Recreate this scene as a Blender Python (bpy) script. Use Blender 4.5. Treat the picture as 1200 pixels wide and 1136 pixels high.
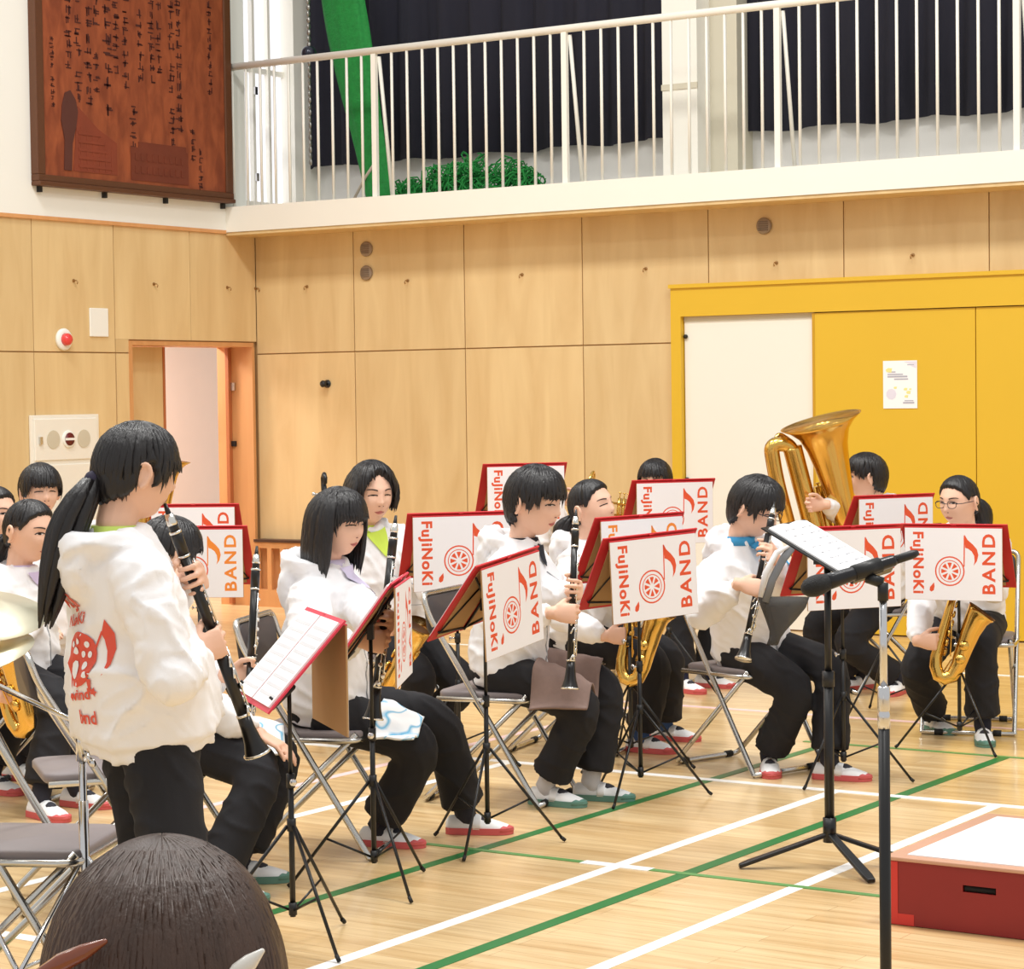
import bpy, bmesh, math, random
from mathutils import Vector, Matrix, noise
from mathutils.bvhtree import BVHTree
random.seed(7)
for o in list(bpy.data.objects): bpy.data.objects.remove(o, do_unlink=True)
scene = bpy.context.scene
COL = scene.collection
V = Vector; PI = math.pi
R = math.radians
# ------------------------------------------------------------------ camera
FPX = 2738.6; CAMH = 1.55
RIGHT = V((0.83582, 0.54883, -0.01356)); DOWN = V((0.00942, -0.03903, -0.99919)); FWD = V((-0.54892, 0.83502, -0.03779))
cam_d = bpy.data.cameras.new('camera'); cam = bpy.data.objects.new('camera', cam_d); COL.objects.link(cam)
cam_d.sensor_fit = 'HORIZONTAL'; cam_d.sensor_width = 36; cam_d.lens = FPX / 1200 * 36; cam_d.clip_start = 0.05; cam_d.clip_end = 200
up = -DOWN; bk = -FWD
cam.matrix_world = Matrix(((RIGHT.x, up.x, bk.x, 0), (RIGHT.y, up.y, bk.y, 0), (RIGHT.z, up.z, bk.z, CAMH), (0, 0, 0, 1)))
scene.camera = cam
CAM = V((0, 0, CAMH))
# ------------------------------------------------------------------ world, lamps, exposure
w = bpy.data.worlds.new('hall_light'); scene.world = w; w.use_nodes = True
w.node_tree.nodes['Background'].inputs[0].default_value = (1.0, 0.995, 0.98, 1); w.node_tree.nodes['Background'].inputs[1].default_value = 0.70
def area(x, y, z, size, power):
    l = bpy.data.lights.new('hall_lamp', 'AREA'); l.shape = 'SQUARE'; l.size = size; l.energy = power; l.color = (1, 0.985, 0.95)
    o = bpy.data.objects.new('hall_lamp', l); COL.objects.link(o); o.location = (x, y, z)
for lx in (-8.5, -4.5, -0.5):
    for ly, pw in ((2.5, 100), (7.4, 300)): area(lx, ly, 8.5, 1.4, pw)
vs = scene.view_settings
vs.view_transform = 'Standard'; vs.look = 'None'; vs.exposure = 0.0; vs.gamma = 1.0; vs.use_curve_mapping = False
# ------------------------------------------------------------------ measuring helpers (floor points and depths of the hall)
def ray(px, py): return RIGHT * ((px - 600) / FPX) + DOWN * ((py - 568) / FPX) + FWD
def G(px, py, z=0.0):
    r = ray(px, py); return CAM + r * ((z - CAMH) / r.z)
def U(px, py, d): return CAM + ray(px, py) * d
def FL(px, d):
    p = U(px, 470, d); return V((p.x, p.y, 0))
def adir(a):
    a = R(a); d = V((RIGHT.x, RIGHT.y, 0)).normalized() * math.cos(a) + V((FWD.x, FWD.y, 0)).normalized() * math.sin(a)
    return d.normalized()
def arz(a):
    d = adir(a); return math.atan2(d.y, d.x) - PI / 2
# ------------------------------------------------------------------ materials
def lin(c):
    return tuple(((x / 255) / 12.92 if x / 255 <= 0.04045 else ((x / 255 + 0.055) / 1.055) ** 2.4) for x in c) + (1,)
MATS = {}
def mat(name, col, rough=0.6, metal=0.0, var=0.0, vscale=(8, 8, 8), bump=0.0, bscale=40, emit=0.0, alpha=1.0, coat=0.0, bstretch=(1, 1, 1)):
    if name in MATS: return MATS[name]
    m = bpy.data.materials.new(name); m.use_nodes = True; nt = m.node_tree; b = nt.nodes['Principled BSDF']
    c = lin(col); b.inputs['Base Color'].default_value = c; b.inputs['Roughness'].default_value = rough; b.inputs['Metallic'].default_value = metal
    if coat: b.inputs['Coat Weight'].default_value = coat; b.inputs['Coat Roughness'].default_value = 0.1
    if alpha < 1: b.inputs['Alpha'].default_value = alpha
    if emit: b.inputs['Emission Color'].default_value = c; b.inputs['Emission Strength'].default_value = emit
    tc = nt.nodes.new('ShaderNodeTexCoord')
    if var:
        mp = nt.nodes.new('ShaderNodeMapping'); mp.inputs['Scale'].default_value = vscale
        nz = nt.nodes.new('ShaderNodeTexNoise'); nz.inputs['Scale'].default_value = 1; nz.inputs['Detail'].default_value = 4
        mx = nt.nodes.new('ShaderNodeMix'); mx.data_type = 'RGBA'
        mx.inputs[6].default_value = tuple(x * (1 - var) for x in c[:3]) + (1,); mx.inputs[7].default_value = tuple(min(1, x * (1 + var)) for x in c[:3]) + (1,)
        nt.links.new(tc.outputs['Object'], mp.inputs[0]); nt.links.new(mp.outputs[0], nz.inputs['Vector'])
        nt.links.new(nz.outputs[0], mx.inputs[0]); nt.links.new(mx.outputs[2], b.inputs['Base Color'])
    if bump:
        mp2 = nt.nodes.new('ShaderNodeMapping'); mp2.inputs['Scale'].default_value = bstretch
        n2 = nt.nodes.new('ShaderNodeTexNoise'); n2.inputs['Scale'].default_value = bscale; n2.inputs['Detail'].default_value = 3
        bp = nt.nodes.new('ShaderNodeBump'); bp.inputs['Strength'].default_value = bump; bp.inputs['Distance'].default_value = 0.01
        nt.links.new(tc.outputs['Object'], mp2.inputs[0]); nt.links.new(mp2.outputs[0], n2.inputs['Vector'])
        nt.links.new(n2.outputs[0], bp.inputs['Height']); nt.links.new(bp.outputs[0], b.inputs['Normal'])
    MATS[name] = m; return m
# ------------------------------------------------------------------ mesh builder
class MB:
    def __init__(s): s.v = []; s.f = []; s.mi = []; s.m = 0
    def add(s, vs, fs):
        n = len(s.v); s.v += [tuple(p) for p in vs]; s.f += [tuple(i + n for i in f) for f in fs]; s.mi += [s.m] * len(fs); return s
    def box(s, c, d, M=None, bev=0.0):
        x, y, z = d[0] / 2, d[1] / 2, d[2] / 2; c = V(c)
        vs = [V((i * x, j * y, k * z)) for i in (-1, 1) for j in (-1, 1) for k in (-1, 1)]
        if M is not None: vs = [M @ p for p in vs]
        return s.add([p + c for p in vs], [(0, 1, 3, 2), (4, 6, 7, 5), (0, 4, 5, 1), (2, 3, 7, 6), (0, 2, 6, 4), (1, 5, 7, 3)])
    def bb(s, a, b):
        return s.box([(a[i] + b[i]) / 2 for i in range(3)], [abs(b[i] - a[i]) for i in range(3)])
    def loft(s, rings, cap=True, closed=True):
        n = len(rings[0]); vs = [p for r in rings for p in r]; fs = []
        for i in range(len(rings) - 1):
            for j in range(n if closed else n - 1):
                k = (j + 1) % n; fs.append((i * n + j, i * n + k, (i + 1) * n + k, (i + 1) * n + j))
        if cap: fs.append(tuple(range(n))[::-1]); fs.append(tuple(range((len(rings) - 1) * n, len(rings) * n)))
        return s.add(vs, fs)
    def tube(s, pts, r, n=8, round_end=False, flat=None):
        pts = [V(p) for p in pts]; m = len(pts)
        rs = list(r) if isinstance(r, (list, tuple)) else [r] * m
        if round_end:
            d0 = (pts[0] - pts[1]).normalized(); d1 = (pts[-1] - pts[-2]).normalized()
            pts = [pts[0] + d0 * rs[0] * .95, pts[0] + d0 * rs[0] * .6] + pts + [pts[-1] + d1 * rs[-1] * .6, pts[-1] + d1 * rs[-1] * .95]
            rs = [rs[0] * .3, rs[0] * .8] + rs + [rs[-1] * .8, rs[-1] * .3]; m = len(pts)
        t = (pts[1] - pts[0]).normalized(); u = t.orthogonal().normalized()
        if flat is not None:
            u = V(flat); u = (u - t * u.dot(t)).normalized()
        rings = []
        for i in range(m):
            if i == 0: tt = (pts[1] - pts[0])
            elif i == m - 1: tt = (pts[-1] - pts[-2])
            else: tt = (pts[i + 1] - pts[i]).normalized() + (pts[i] - pts[i - 1]).normalized()
            if tt.length < 1e-9: tt = t
            tt = tt.normalized(); u = u - tt * u.dot(tt)
            u = u.normalized() if u.length > 1e-6 else tt.orthogonal().normalized()
            w_ = tt.cross(u); rr = rs[i]; ra, rb = rr if isinstance(rr, tuple) else (rr, rr)
            rings.append([pts[i] + u * math.cos(2 * PI * k / n) * ra + w_ * math.sin(2 * PI * k / n) * rb for k in range(n)])
        return s.loft(rings)
    def lathe(s, prof, n=24, M=None):
        rings = []
        for r, z in prof:
            ring = [V((max(r, 1e-4) * math.cos(2 * PI * k / n), max(r, 1e-4) * math.sin(2 * PI * k / n), z)) for k in range(n)]
            rings.append([M @ p for p in ring] if M is not None else ring)
        return s.loft(rings, cap=True)
    def ell(s, c, r, M=None, n=16, m=10):
        c = V(c); rings = []
        for i in range(m + 1):
            th = PI * (0.02 + 0.96 * i / m)
            ring = [V((r[0] * math.sin(th) * math.cos(2 * PI * k / n), r[1] * math.sin(th) * math.sin(2 * PI * k / n), -r[2] * math.cos(th))) for k in range(n)]
            rings.append([(M @ p if M is not None else p) + c for p in ring])
        return s.loft(rings)
    def prism(s, poly, fn, d):
        # poly: list of (u, v); fn(u, v, h) -> point; extruded by d
        n = len(poly); vs = [fn(u, v, 0) for u, v in poly] + [fn(u, v, d) for u, v in poly]
        return s.add(vs, [tuple(range(n))[::-1], tuple(range(n, 2 * n))] + [(i, (i + 1) % n, n + (i + 1) % n, n + i) for i in range(n)])
    def mesh(s, name, mats, smooth=False):
        me = bpy.data.meshes.new(name); me.from_pydata(s.v, [], s.f)
        for m in (mats if isinstance(mats, (list, tuple)) else [mats]): me.materials.append(m)
        if any(s.mi): me.polygons.foreach_set('material_index', s.mi)
        if smooth: me.polygons.foreach_set('use_smooth', [True] * len(s.f))
        bm = bmesh.new(); bm.from_mesh(me); bmesh.ops.recalc_face_normals(bm, faces=bm.faces); bm.to_mesh(me); bm.free()
        me.update(); return me
    def build(s, name, mats, parent=None, smooth=False):
        return link(name, s.mesh(name, mats, smooth), parent)
def link(name, me, parent=None, loc=None):
    o = bpy.data.objects.new(name, me); COL.objects.link(o); o.parent = parent
    if loc is not None: o.location = loc
    return o
def sharp(o, ang=35):
    me = o.data if hasattr(o, 'data') else o
    me.polygons.foreach_set('use_smooth', [True] * len(me.polygons)); me.set_sharp_from_angle(angle=R(ang)); return o
def bevel(o, w_=0.004, seg=2):
    m = o.modifiers.new('bevel', 'BEVEL'); m.width = w_; m.segments = seg; m.limit_method = 'ANGLE'; return o
def tag(o, label=None, cat=None, group=None, kind=None):
    if label: o['label'] = label
    if cat: o['category'] = cat
    if group: o['group'] = group
    if kind: o['kind'] = kind
    return o
def empty(name, label, cat, loc=(0, 0, 0), rz=0, group=None):
    o = bpy.data.objects.new(name, None); COL.objects.link(o); o.location = loc; o.rotation_euler = (0, 0, rz); o.empty_display_size = .1
    return tag(o, label, cat, group)
def copy_tree(o, parent=None):
    c = o.copy(); COL.objects.link(c); c.parent = parent
    for ch in list(o.children): copy_tree(ch, c)
    return c
def struct(o, label=None): o['kind'] = 'structure'; return tag(o, label)
def align(d, x=None):
    # matrix whose Z axis is d and X axis near x
    z = V(d).normalized(); x = V(x) if x is not None else z.orthogonal()
    x = (x - z * x.dot(z)).normalized(); y = z.cross(x)
    return Matrix((x, y, z)).transposed()
_tc = {}
def text2d(t, size, weight=0.0, spacing=1.0):
    k = (t, size, weight, spacing)
    if k in _tc: return _tc[k]
    c = bpy.data.curves.new('t', 'FONT'); c.body = t; c.size = size; c.offset = weight; c.space_character = spacing; c.resolution_u = 3
    o = bpy.data.objects.new('t', c); COL.objects.link(o); dg = bpy.context.evaluated_depsgraph_get()
    me = bpy.data.meshes.new_from_object(o.evaluated_get(dg)); bpy.data.objects.remove(o)
    vs = [(p.co.x, p.co.y) for p in me.vertices]; fs = [tuple(p.vertices) for p in me.polygons]
    x0 = min(p[0] for p in vs); x1 = max(p[0] for p in vs); y0 = min(p[1] for p in vs)
    _tc[k] = ([(a - x0, b - y0) for a, b in vs], fs, x1 - x0); bpy.data.meshes.remove(me); return _tc[k]
def put_text(mb, t, size, fn, weight=0.0, spacing=1.0, fit=None):
    vs, fs, wd = text2d(t, size, weight, spacing); k = fit / wd if fit else 1
    return mb.add([fn(a * k, b) for a, b in vs], fs)
def remesh(mb, name, vox, smooth=1, fac=0.5):
    me = mb.mesh(name + '_raw', []); o = bpy.data.objects.new('raw', me); COL.objects.link(o)
    m = o.modifiers.new('r', 'REMESH'); m.mode = 'VOXEL'; m.voxel_size = vox; m.use_smooth_shade = True
    if smooth:
        q = o.modifiers.new('s', 'SMOOTH'); q.iterations = smooth; q.factor = fac
    dg = bpy.context.evaluated_depsgraph_get(); r = bpy.data.meshes.new_from_object(o.evaluated_get(dg))
    bpy.data.objects.remove(o); bpy.data.meshes.remove(me); r.name = name
    r.polygons.foreach_set('use_smooth', [True] * len(r.polygons)); return r
# ------------------------------------------------------------------ materials of the hall
def wood_mat(name, c1, c2, rough, axis, scale, coat=0.0):
    if name in MATS: return MATS[name]
    m = bpy.data.materials.new(name); m.use_nodes = True; nt = m.node_tree; b = nt.nodes['Principled BSDF']; b.inputs['Roughness'].default_value = rough
    tc = nt.nodes.new('ShaderNodeTexCoord'); mp = nt.nodes.new('ShaderNodeMapping'); mp.inputs['Scale'].default_value = axis
    oi = nt.nodes.new('ShaderNodeObjectInfo'); ad = nt.nodes.new('ShaderNodeVectorMath'); ad.operation = 'ADD'
    cm = nt.nodes.new('ShaderNodeCombineXYZ'); ml = nt.nodes.new('ShaderNodeMath'); ml.operation = 'MULTIPLY'; ml.inputs[1].default_value = 37
    nt.links.new(oi.outputs['Random'], ml.inputs[0]); nt.links.new(ml.outputs[0], cm.inputs[2]); nt.links.new(ml.outputs[0], cm.inputs[0])
    nt.links.new(tc.outputs['Object'], mp.inputs[0]); nt.links.new(mp.outputs[0], ad.inputs[0]); nt.links.new(cm.outputs[0], ad.inputs[1])
    nz = nt.nodes.new('ShaderNodeTexNoise'); nz.inputs['Scale'].default_value = scale; nz.inputs['Detail'].default_value = 5; nz.inputs['Distortion'].default_value = 0.6
    nt.links.new(ad.outputs[0], nz.inputs['Vector'])
    rp = nt.nodes.new('ShaderNodeValToRGB'); rp.color_ramp.elements[0].color = lin(c1); rp.color_ramp.elements[1].color = lin(c2)
    rp.color_ramp.elements[0].position = 0.3; rp.color_ramp.elements[1].position = 0.7
    nt.links.new(nz.outputs[0], rp.inputs[0])
    hs = nt.nodes.new('ShaderNodeHueSaturation'); mr = nt.nodes.new('ShaderNodeMapRange'); mr.inputs[3].default_value = 0.95; mr.inputs[4].default_value = 1.04
    nt.links.new(oi.outputs['Random'], mr.inputs[0]); nt.links.new(mr.outputs[0], hs.inputs['Value']); nt.links.new(rp.outputs[0], hs.inputs['Color'])
    nt.links.new(hs.outputs[0], b.inputs['Base Color'])
    if coat: b.inputs['Coat Weight'].default_value = coat; b.inputs['Coat Roughness'].default_value = 0.15
    MATS[name] = m; return m
def floor_mat():
    m = bpy.data.materials.new('maple_floor'); m.use_nodes = True; nt = m.node_tree; b = nt.nodes['Principled BSDF']
    tc = nt.nodes.new('ShaderNodeTexCoord'); mp = nt.nodes.new('ShaderNodeMapping'); mp.inputs['Scale'].default_value = (1, 1, 1)
    br = nt.nodes.new('ShaderNodeTexBrick'); br.offset = 0.37; br.inputs['Scale'].default_value = 1; br.inputs['Brick Width'].default_value = 0.9; br.inputs['Row Height'].default_value = 0.075
    br.inputs['Mortar Size'].default_value = 0.0012; br.inputs['Mortar'].default_value = lin((184, 144, 98)); br.inputs['Color1'].default_value = lin((228, 200, 152)); br.inputs['Color2'].default_value = lin((212, 178, 126)); br.inputs['Bias'].default_value = -0.15
    nt.links.new(tc.outputs['Object'], mp.inputs[0]); nt.links.new(mp.outputs[0], br.inputs['Vector'])
    m2 = nt.nodes.new('ShaderNodeMapping'); m2.inputs['Scale'].default_value = (1.2, 14, 1); nz = nt.nodes.new('ShaderNodeTexNoise'); nz.inputs['Scale'].default_value = 2.0; nz.inputs['Detail'].default_value = 5
    nt.links.new(tc.outputs['Object'], m2.inputs[0]); nt.links.new(m2.outputs[0], nz.inputs['Vector'])
    rp = nt.nodes.new('ShaderNodeValToRGB'); rp.color_ramp.elements[0].position = 0.3; rp.color_ramp.elements[1].position = 0.62
    rp.color_ramp.elements[0].color = (0.74, 0.64, 0.5, 1); rp.color_ramp.elements[1].color = (1, 1, 1, 1)
    nt.links.new(nz.outputs[0], rp.inputs[0])
    mx = nt.nodes.new('ShaderNodeMix'); mx.data_type = 'RGBA'; mx.blend_type = 'MULTIPLY'; mx.inputs[0].default_value = 0.75
    nt.links.new(br.outputs['Color'], mx.inputs[6]); nt.links.new(rp.outputs[0], mx.inputs[7]); nt.links.new(mx.outputs[2], b.inputs['Base Color'])
    b.inputs['Roughness'].default_value = 0.32; b.inputs['Coat Weight'].default_value = 0.25; b.inputs['Coat Roughness'].default_value = 0.12
    return m
WHITE = mat('white_paint', (240, 240, 234), 0.7, var=0.02, vscale=(2, 2, 2))
CREAM = mat('cream_paint', (239, 236, 226), 0.6, var=0.02, vscale=(2, 2, 2))
BEIGE = mat('beige_paint', (205, 198, 178), 0.6, var=0.03, vscale=(2, 2, 2))
WALLW = wood_mat('birch_panel', (212, 181, 130), (226, 199, 149), 0.5, (3, 3, 0.5), 2.2)
WALLO = wood_mat('orange_wood_trim', (206, 146, 92), (216, 160, 104), 0.5, (6, 6, 0.6), 2.0)
SEAM = mat('dark_seam', (188, 148, 98), 0.8, var=0.05)
YEL = mat('yellow_door_paint', (222, 180, 44), 0.5, var=0.03, vscale=(1.5, 1.5, 1.5))
YEL2 = mat('yellow_door_edge', (200, 152, 30), 0.5, var=0.03)
CURT = mat('navy_curtain', (30, 30, 44), 0.9, var=0.15, vscale=(9, 9, 1))
BLACK = mat('black_metal', (16, 16, 18), 0.35, var=0.1)
BLACKP = mat('black_plastic', (22, 22, 24), 0.45, var=0.1)
CHROME = mat('chrome', (214, 214, 216), 0.16, 1.0, var=0.03)
STEEL = mat('chair_steel', (205, 203, 198), 0.25, 1.0, var=0.05)
GOLD = mat('lacquered_brass', (224, 182, 96), 0.2, 1.0, var=0.1, vscale=(12, 12, 12))
SILVER = mat('silver_keys', (228, 226, 220), 0.2, 1.0, var=0.05)
RED = mat('red_cover', (196, 34, 42), 0.5, var=0.06)
PINKRED = mat('pink_red_cover', (214, 52, 78), 0.5, var=0.06)
PAPER = mat('white_paper', (246, 246, 248), 0.7, var=0.01)
INK = mat('score_ink', (208, 208, 212), 0.8, var=0.1)
CARD = mat('brown_cardboard', (178, 142, 98), 0.85, var=0.05)
BWHITE = mat('banner_white', (240, 238, 242), 0.75, var=0.01)
ORANGE = mat('banner_orange_red', (226, 84, 44), 0.7, var=0.05)
ORANGE2 = mat('banner_orange', (240, 140, 50), 0.7, var=0.05)
# ================================================================== THE HALL
XL, YB = -11.25, 13.65
def PL(px, py, x=XL):
    r = ray(px, py); return CAM + r * (x / r.x)
def PB(px, py, y=YB):
    r = ray(px, py); return CAM + r * (y / r.y)
mb = MB(); mb.bb((-14, -3, -0.1), (4, 14.8, 0)); floor = struct(mb.build('floor', floor_mat()))
LW = mat('white_court_tape', (250, 250, 248), 0.4, var=0.02); LG = mat('green_court_tape', (34, 116, 56), 0.4, var=0.08, vscale=(20, 20, 20)); LP = mat('pink_court_tape', (240, 206, 206), 0.4, var=0.03); LT = mat('worn_green_tape', (96, 150, 84), 0.4, var=0.1)
def line(a, b, w_, m, lab, zz=0.0012):
    mb = MB(); mb.bb((a[0] - (w_ / 2 if a[0] == b[0] else 0), a[1] - (w_ / 2 if a[1] == b[1] else 0), 0.0002), (b[0] + (w_ / 2 if a[0] == b[0] else 0), b[1] + (w_ / 2 if a[1] == b[1] else 0), zz))
    o = mb.build('court_line', m, floor); o['label'] = lab
line((-3.92, 0.5), (-3.92, 8.22), .05, LW, 'white court line', .0012)
line((-3.26, 0.5), (-3.26, 8.25), .05, LW, 'white court line beside red podium', .0012)
line((-5.43, 0.5), (-5.43, 8.2), .05, LW, 'white court line under the chairs', .0012)
line((-3.66, 0.5), (-3.66, 9.34), .05, LG, 'green court line', .0016)
line((-4.47, 0.5), (-4.47, 9.34), .045, LG, 'green court line by the clarinet players feet', .0016)
line((-8.5, 8.22), (-3.15, 8.22), .05, LW, 'white cross line', .0020)
line((-8.5, 4.83), (-4.0, 4.83), .05, LW, 'white cross line behind the chairs', .0020)
line((-4.9, 6.56), (-2.2, 6.56), .03, LT, 'thin green cross line', .0024)
line((-4.6, 9.33), (-1.5, 9.33), .03, LT, 'thin worn green cross line', .0024)
line((-9.5, 10.12), (-1.5, 10.12), .045, LP, 'pale pink cross line', .0020)
line((-9.5, 12.0), (-1.5, 12.0), .045, LW, 'far white cross line', .0020)
line((-5.86, 2.0), (-5.86, 10.1), .045, LP, 'pale pink court line', .0012)
line((-4.05, 6.56), (-3.79, 6.56), .05, LW, 'short white cross mark', .0028)
# --- left wall: plaster above, wood panels below, doorway
wl = MB(); DY0, DY1 = 12.245, 13.60
wl.bb((XL - .35, 2.0, 0), (XL - .014, DY0, 2.79)); wl.bb((XL - .35, DY0, 1.975), (XL - .014, YB, 2.79)); wl.bb((XL - .35, DY1, 0), (XL - .02, YB, 1.975))
wall_left = struct(wl.build('wall_left', SEAM))
up_ = MB(); up_.bb((XL - .35, 2.0, 2.80), (XL + .012, 13.30, 6.2)); o = struct(up_.build('wall_left_upper', WHITE))
up_ = MB(); up_.bb((XL - .3, 13.301, 2.97), (XL, 13.56, 6.2)); up_.build('plaster_band', WHITE, o)
def panel(parent, a, b, m=WALLW, g=.004):
    mb = MB(); mb.bb(a, b); o = mb.build('panel', m, parent); return o
ys = [2.0 + .798 * 0] + [11.32 - .798 * k for k in range(11, -1, -1)] + [12.11]
ys = sorted(set(round(y, 3) for y in ys))
for y0, y1 in zip(ys[:-1], ys[1:]):
    if y1 < 6: continue
    for z0, z1, g in ((0, 1.885, .008), (1.893, 2.775, .003)):
        panel(wall_left, (XL - .016, y0 + .004, z0 + .001), (XL, y1 - .004, z1))
panel(wall_left, (XL - .016, 12.118, 0), (XL, DY0, 1.885))
for y0, y1 in ((12.114, 12.905), (12.91, 13.645)):
    panel(wall_left, (XL - .016, y0, 1.985 if y0 > 12.2 else 1.985), (XL, y1, 2.775))
panel(wall_left, (XL - .016, 12.114, 1.893), (XL, DY0, 1.984))
tr = MB(); tr.bb((XL - .02, 2.0, 2.775), (XL + .018, 13.3, 2.80)); o = struct(tr.build('trim_1', WALLO))
# doorway: lining, sliding leaf, corridor beyond
d1 = MB(); d1.bb((XL - .34, DY0 - .0, 1.945), (XL + .008, DY1, 1.975)); d1.bb((XL - .34, DY0, 0), (XL + .008, DY0 + .03, 1.945)); d1.bb((XL - .34, DY1 - .012, 0), (XL + .004, DY1 + .015, 1.945))
door_1 = struct(d1.build('door_1', WALLO))
dl = MB(); dl.bb((XL - .22, DY0 + .03, .012), (XL - .185, 12.80, 1.94)); dl.build('door_leaf', WALLW, door_1)
dl = MB(); dl.bb((XL - .224, 12.80, .012), (XL - .181, 12.825, 1.94)); dl.build('leaf_edge', mat('leaf_edge_wood', (176, 104, 60), 0.5, var=.05), door_1)
dl = MB(); dl.bb((XL - .23, DY1 - .05, .012), (XL - .20, DY1 - .013, 1.94)); dl.build('strike_post', mat('leaf_edge_wood', (176, 104, 60)), door_1)
dl = MB(); dl.bb((XL - .2, DY1 - .03, 1.2), (XL - .16, DY1 - .013, 1.24)); dl.build('latch', BLACKP, door_1); dl = MB(); dl.bb((XL - .2, DY1 - .03, 1.62), (XL - .16, DY1 - .013, 1.68)); dl.build('latch', STEEL, door_1)
cw = MB(); cw.bb((-13.2, 11.0, 0), (-13.1, 18, 2.6)); struct(cw.build('wall_corridor', mat('corridor_pink_plaster', (246, 220, 204), .7, var=.02)))
l = bpy.data.lights.new('corridor_lamp', 'AREA'); l.size = .5; l.energy = 75; l.color = (1, .9, .84); o = bpy.data.objects.new('corridor_lamp', l); COL.objects.link(o); o.location = (-12.4, 13.2, 2.35)
# --- back wall
wb = MB(); wb.bb((XL - .35, YB + .014, 0), (0.5, YB + .3, 2.79)); wall_back = struct(wb.build('wall_back', SEAM))
xs = [XL] + [-10.33 + .9775 * k for k in range(0, 11)]
DX0 = -7.66
for x0, x1 in zip(xs[:-1], xs[1:]):
    for z0, z1 in ((0, 1.886), (1.894, 2.785)):
        a0, a1 = x0 + .004, x1 - .004
        if a1 > DX0:
            if z1 < 2.0 or z0 < 1.9 and z1 < 2.3:
                if a0 < DX0: a1 = DX0
                else: continue
            elif z0 < 2.2:
                if a0 >= DX0: z0 = 2.275
        panel(wall_back, (a0, YB, z0 + .001), (a1, YB + .016, z1))
# --- yellow sliding door set
d2 = MB(); d2.bb((DX0, YB - .05, 2.062), (0.4, YB + .05, 2.272)); d2.bb((DX0, YB - .05, 0), (DX0 + .075, YB + .05, 2.062)); d2.bb((DX0 - .01, YB - .065, 2.25), (0.4, YB - .04, 2.276))
door_2 = struct(d2.build('door_2', YEL))
m_ = MB(); m_.bb((DX0 + .08, YB - .012, 2.03), (-6.62, YB + .03, 2.061)); m_.build('door_head_painted_shade', BEIGE, door_2)  # beige strip paints in the shade under the door head
m_ = MB(); m_.bb((DX0 + .082, YB - .008, 0.01), (-6.625, YB + .02, 2.03)); m_.build('white_door_leaf', CREAM, door_2)
m_ = MB(); m_.bb((-6.62, YB - .035, 0.01), (-5.523, YB + .02, 2.056)); m_.build('yellow_door_leaf', YEL, door_2)
m_ = MB(); m_.bb((-5.517, YB - .034, 0.01), (-3.4, YB + .02, 2.056)); m_.build('yellow_door_leaf', YEL, door_2)
m_ = MB(); m_.bb((-3.394, YB - .034, 0.01), (0.4, YB + .02, 2.056)); m_.build('yellow_door_leaf', YEL, door_2)
m_ = MB(); m_.bb((-6.63, YB - .037, 0.01), (-6.612, YB + .02, 2.056)); m_.build('leaf_edge', YEL2, door_2)
for z in (1.93, .98):
    m_ = MB(); m_.lathe([(0, 0), (.014, .004), (.014, .02), (0, .024)], 10, Matrix.Translation((DX0 + .095, YB - .008, z)) @ Matrix.Rotation(PI / 2, 4, 'X')); m_.build('door_stop', BLACKP, door_2, True)
# poster on the yellow leaf
ps = empty('poster', 'small white printed poster with pale drawing taped on yellow door', 'poster', (-6.022, YB - .037, 1.44))
m_ = MB(); m_.bb((-.115, -.003, 0), (.115, 0, .30)); m_.build('sheet', PAPER, ps)
m_ = MB()
for k, (z, x0, x1, h) in enumerate(((.27, .05, .095, .006), (.225, -.08, -.03, .008), (.21, -.085, .02, .008), (.195, -.085, .05, .01), (.18, -.04, .055, .008), (.03, .02, .095, .01), (.045, .03, .09, .006))):
    m_.bb((x0, -.0042, z), (x1, -.0028, z + h))
m_.build('print', mat('poster_grey_print', (178, 178, 192), .8, var=.2), ps)['kind'] = 'stuff'
m_ = MB()
for cx, cz, r in ((-.07, .24, .02), (.04, .12, .012), (.06, .10, .014), (.045, .075, .012), (-.03, .13, .01), (.07, .12, .008)):
    m_.prism([(cx + r * math.cos(k) * (1.4 if k % 2 else .7), cz + r * math.sin(k) * .8) for k in (0, .9, 1.9, 2.9, 3.9, 5.2)], lambda u, v, h: (u, -.0028 - h, v), .0015)
m_.build('print', mat('poster_yellow_print', (232, 226, 150), .8, var=.1), ps)['kind'] = 'stuff'
m_ = MB(); m_.prism([(-.075 + .035 * math.cos(k * .7), .09 + .035 * math.sin(k * .7)) for k in range(9)], lambda u, v, h: (u + .015, -.0028 - h, v), .0012)
m_.prism([(.02, .295), (.11, .295), (.11, .25), (.08, .262), (.06, .28)], lambda u, v, h: (u, -.0028 - h, v), .0012)
m_.build('print', mat('poster_lilac_print', (224, 220, 234), .8, var=.1), ps)['kind'] = 'stuff'
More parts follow.
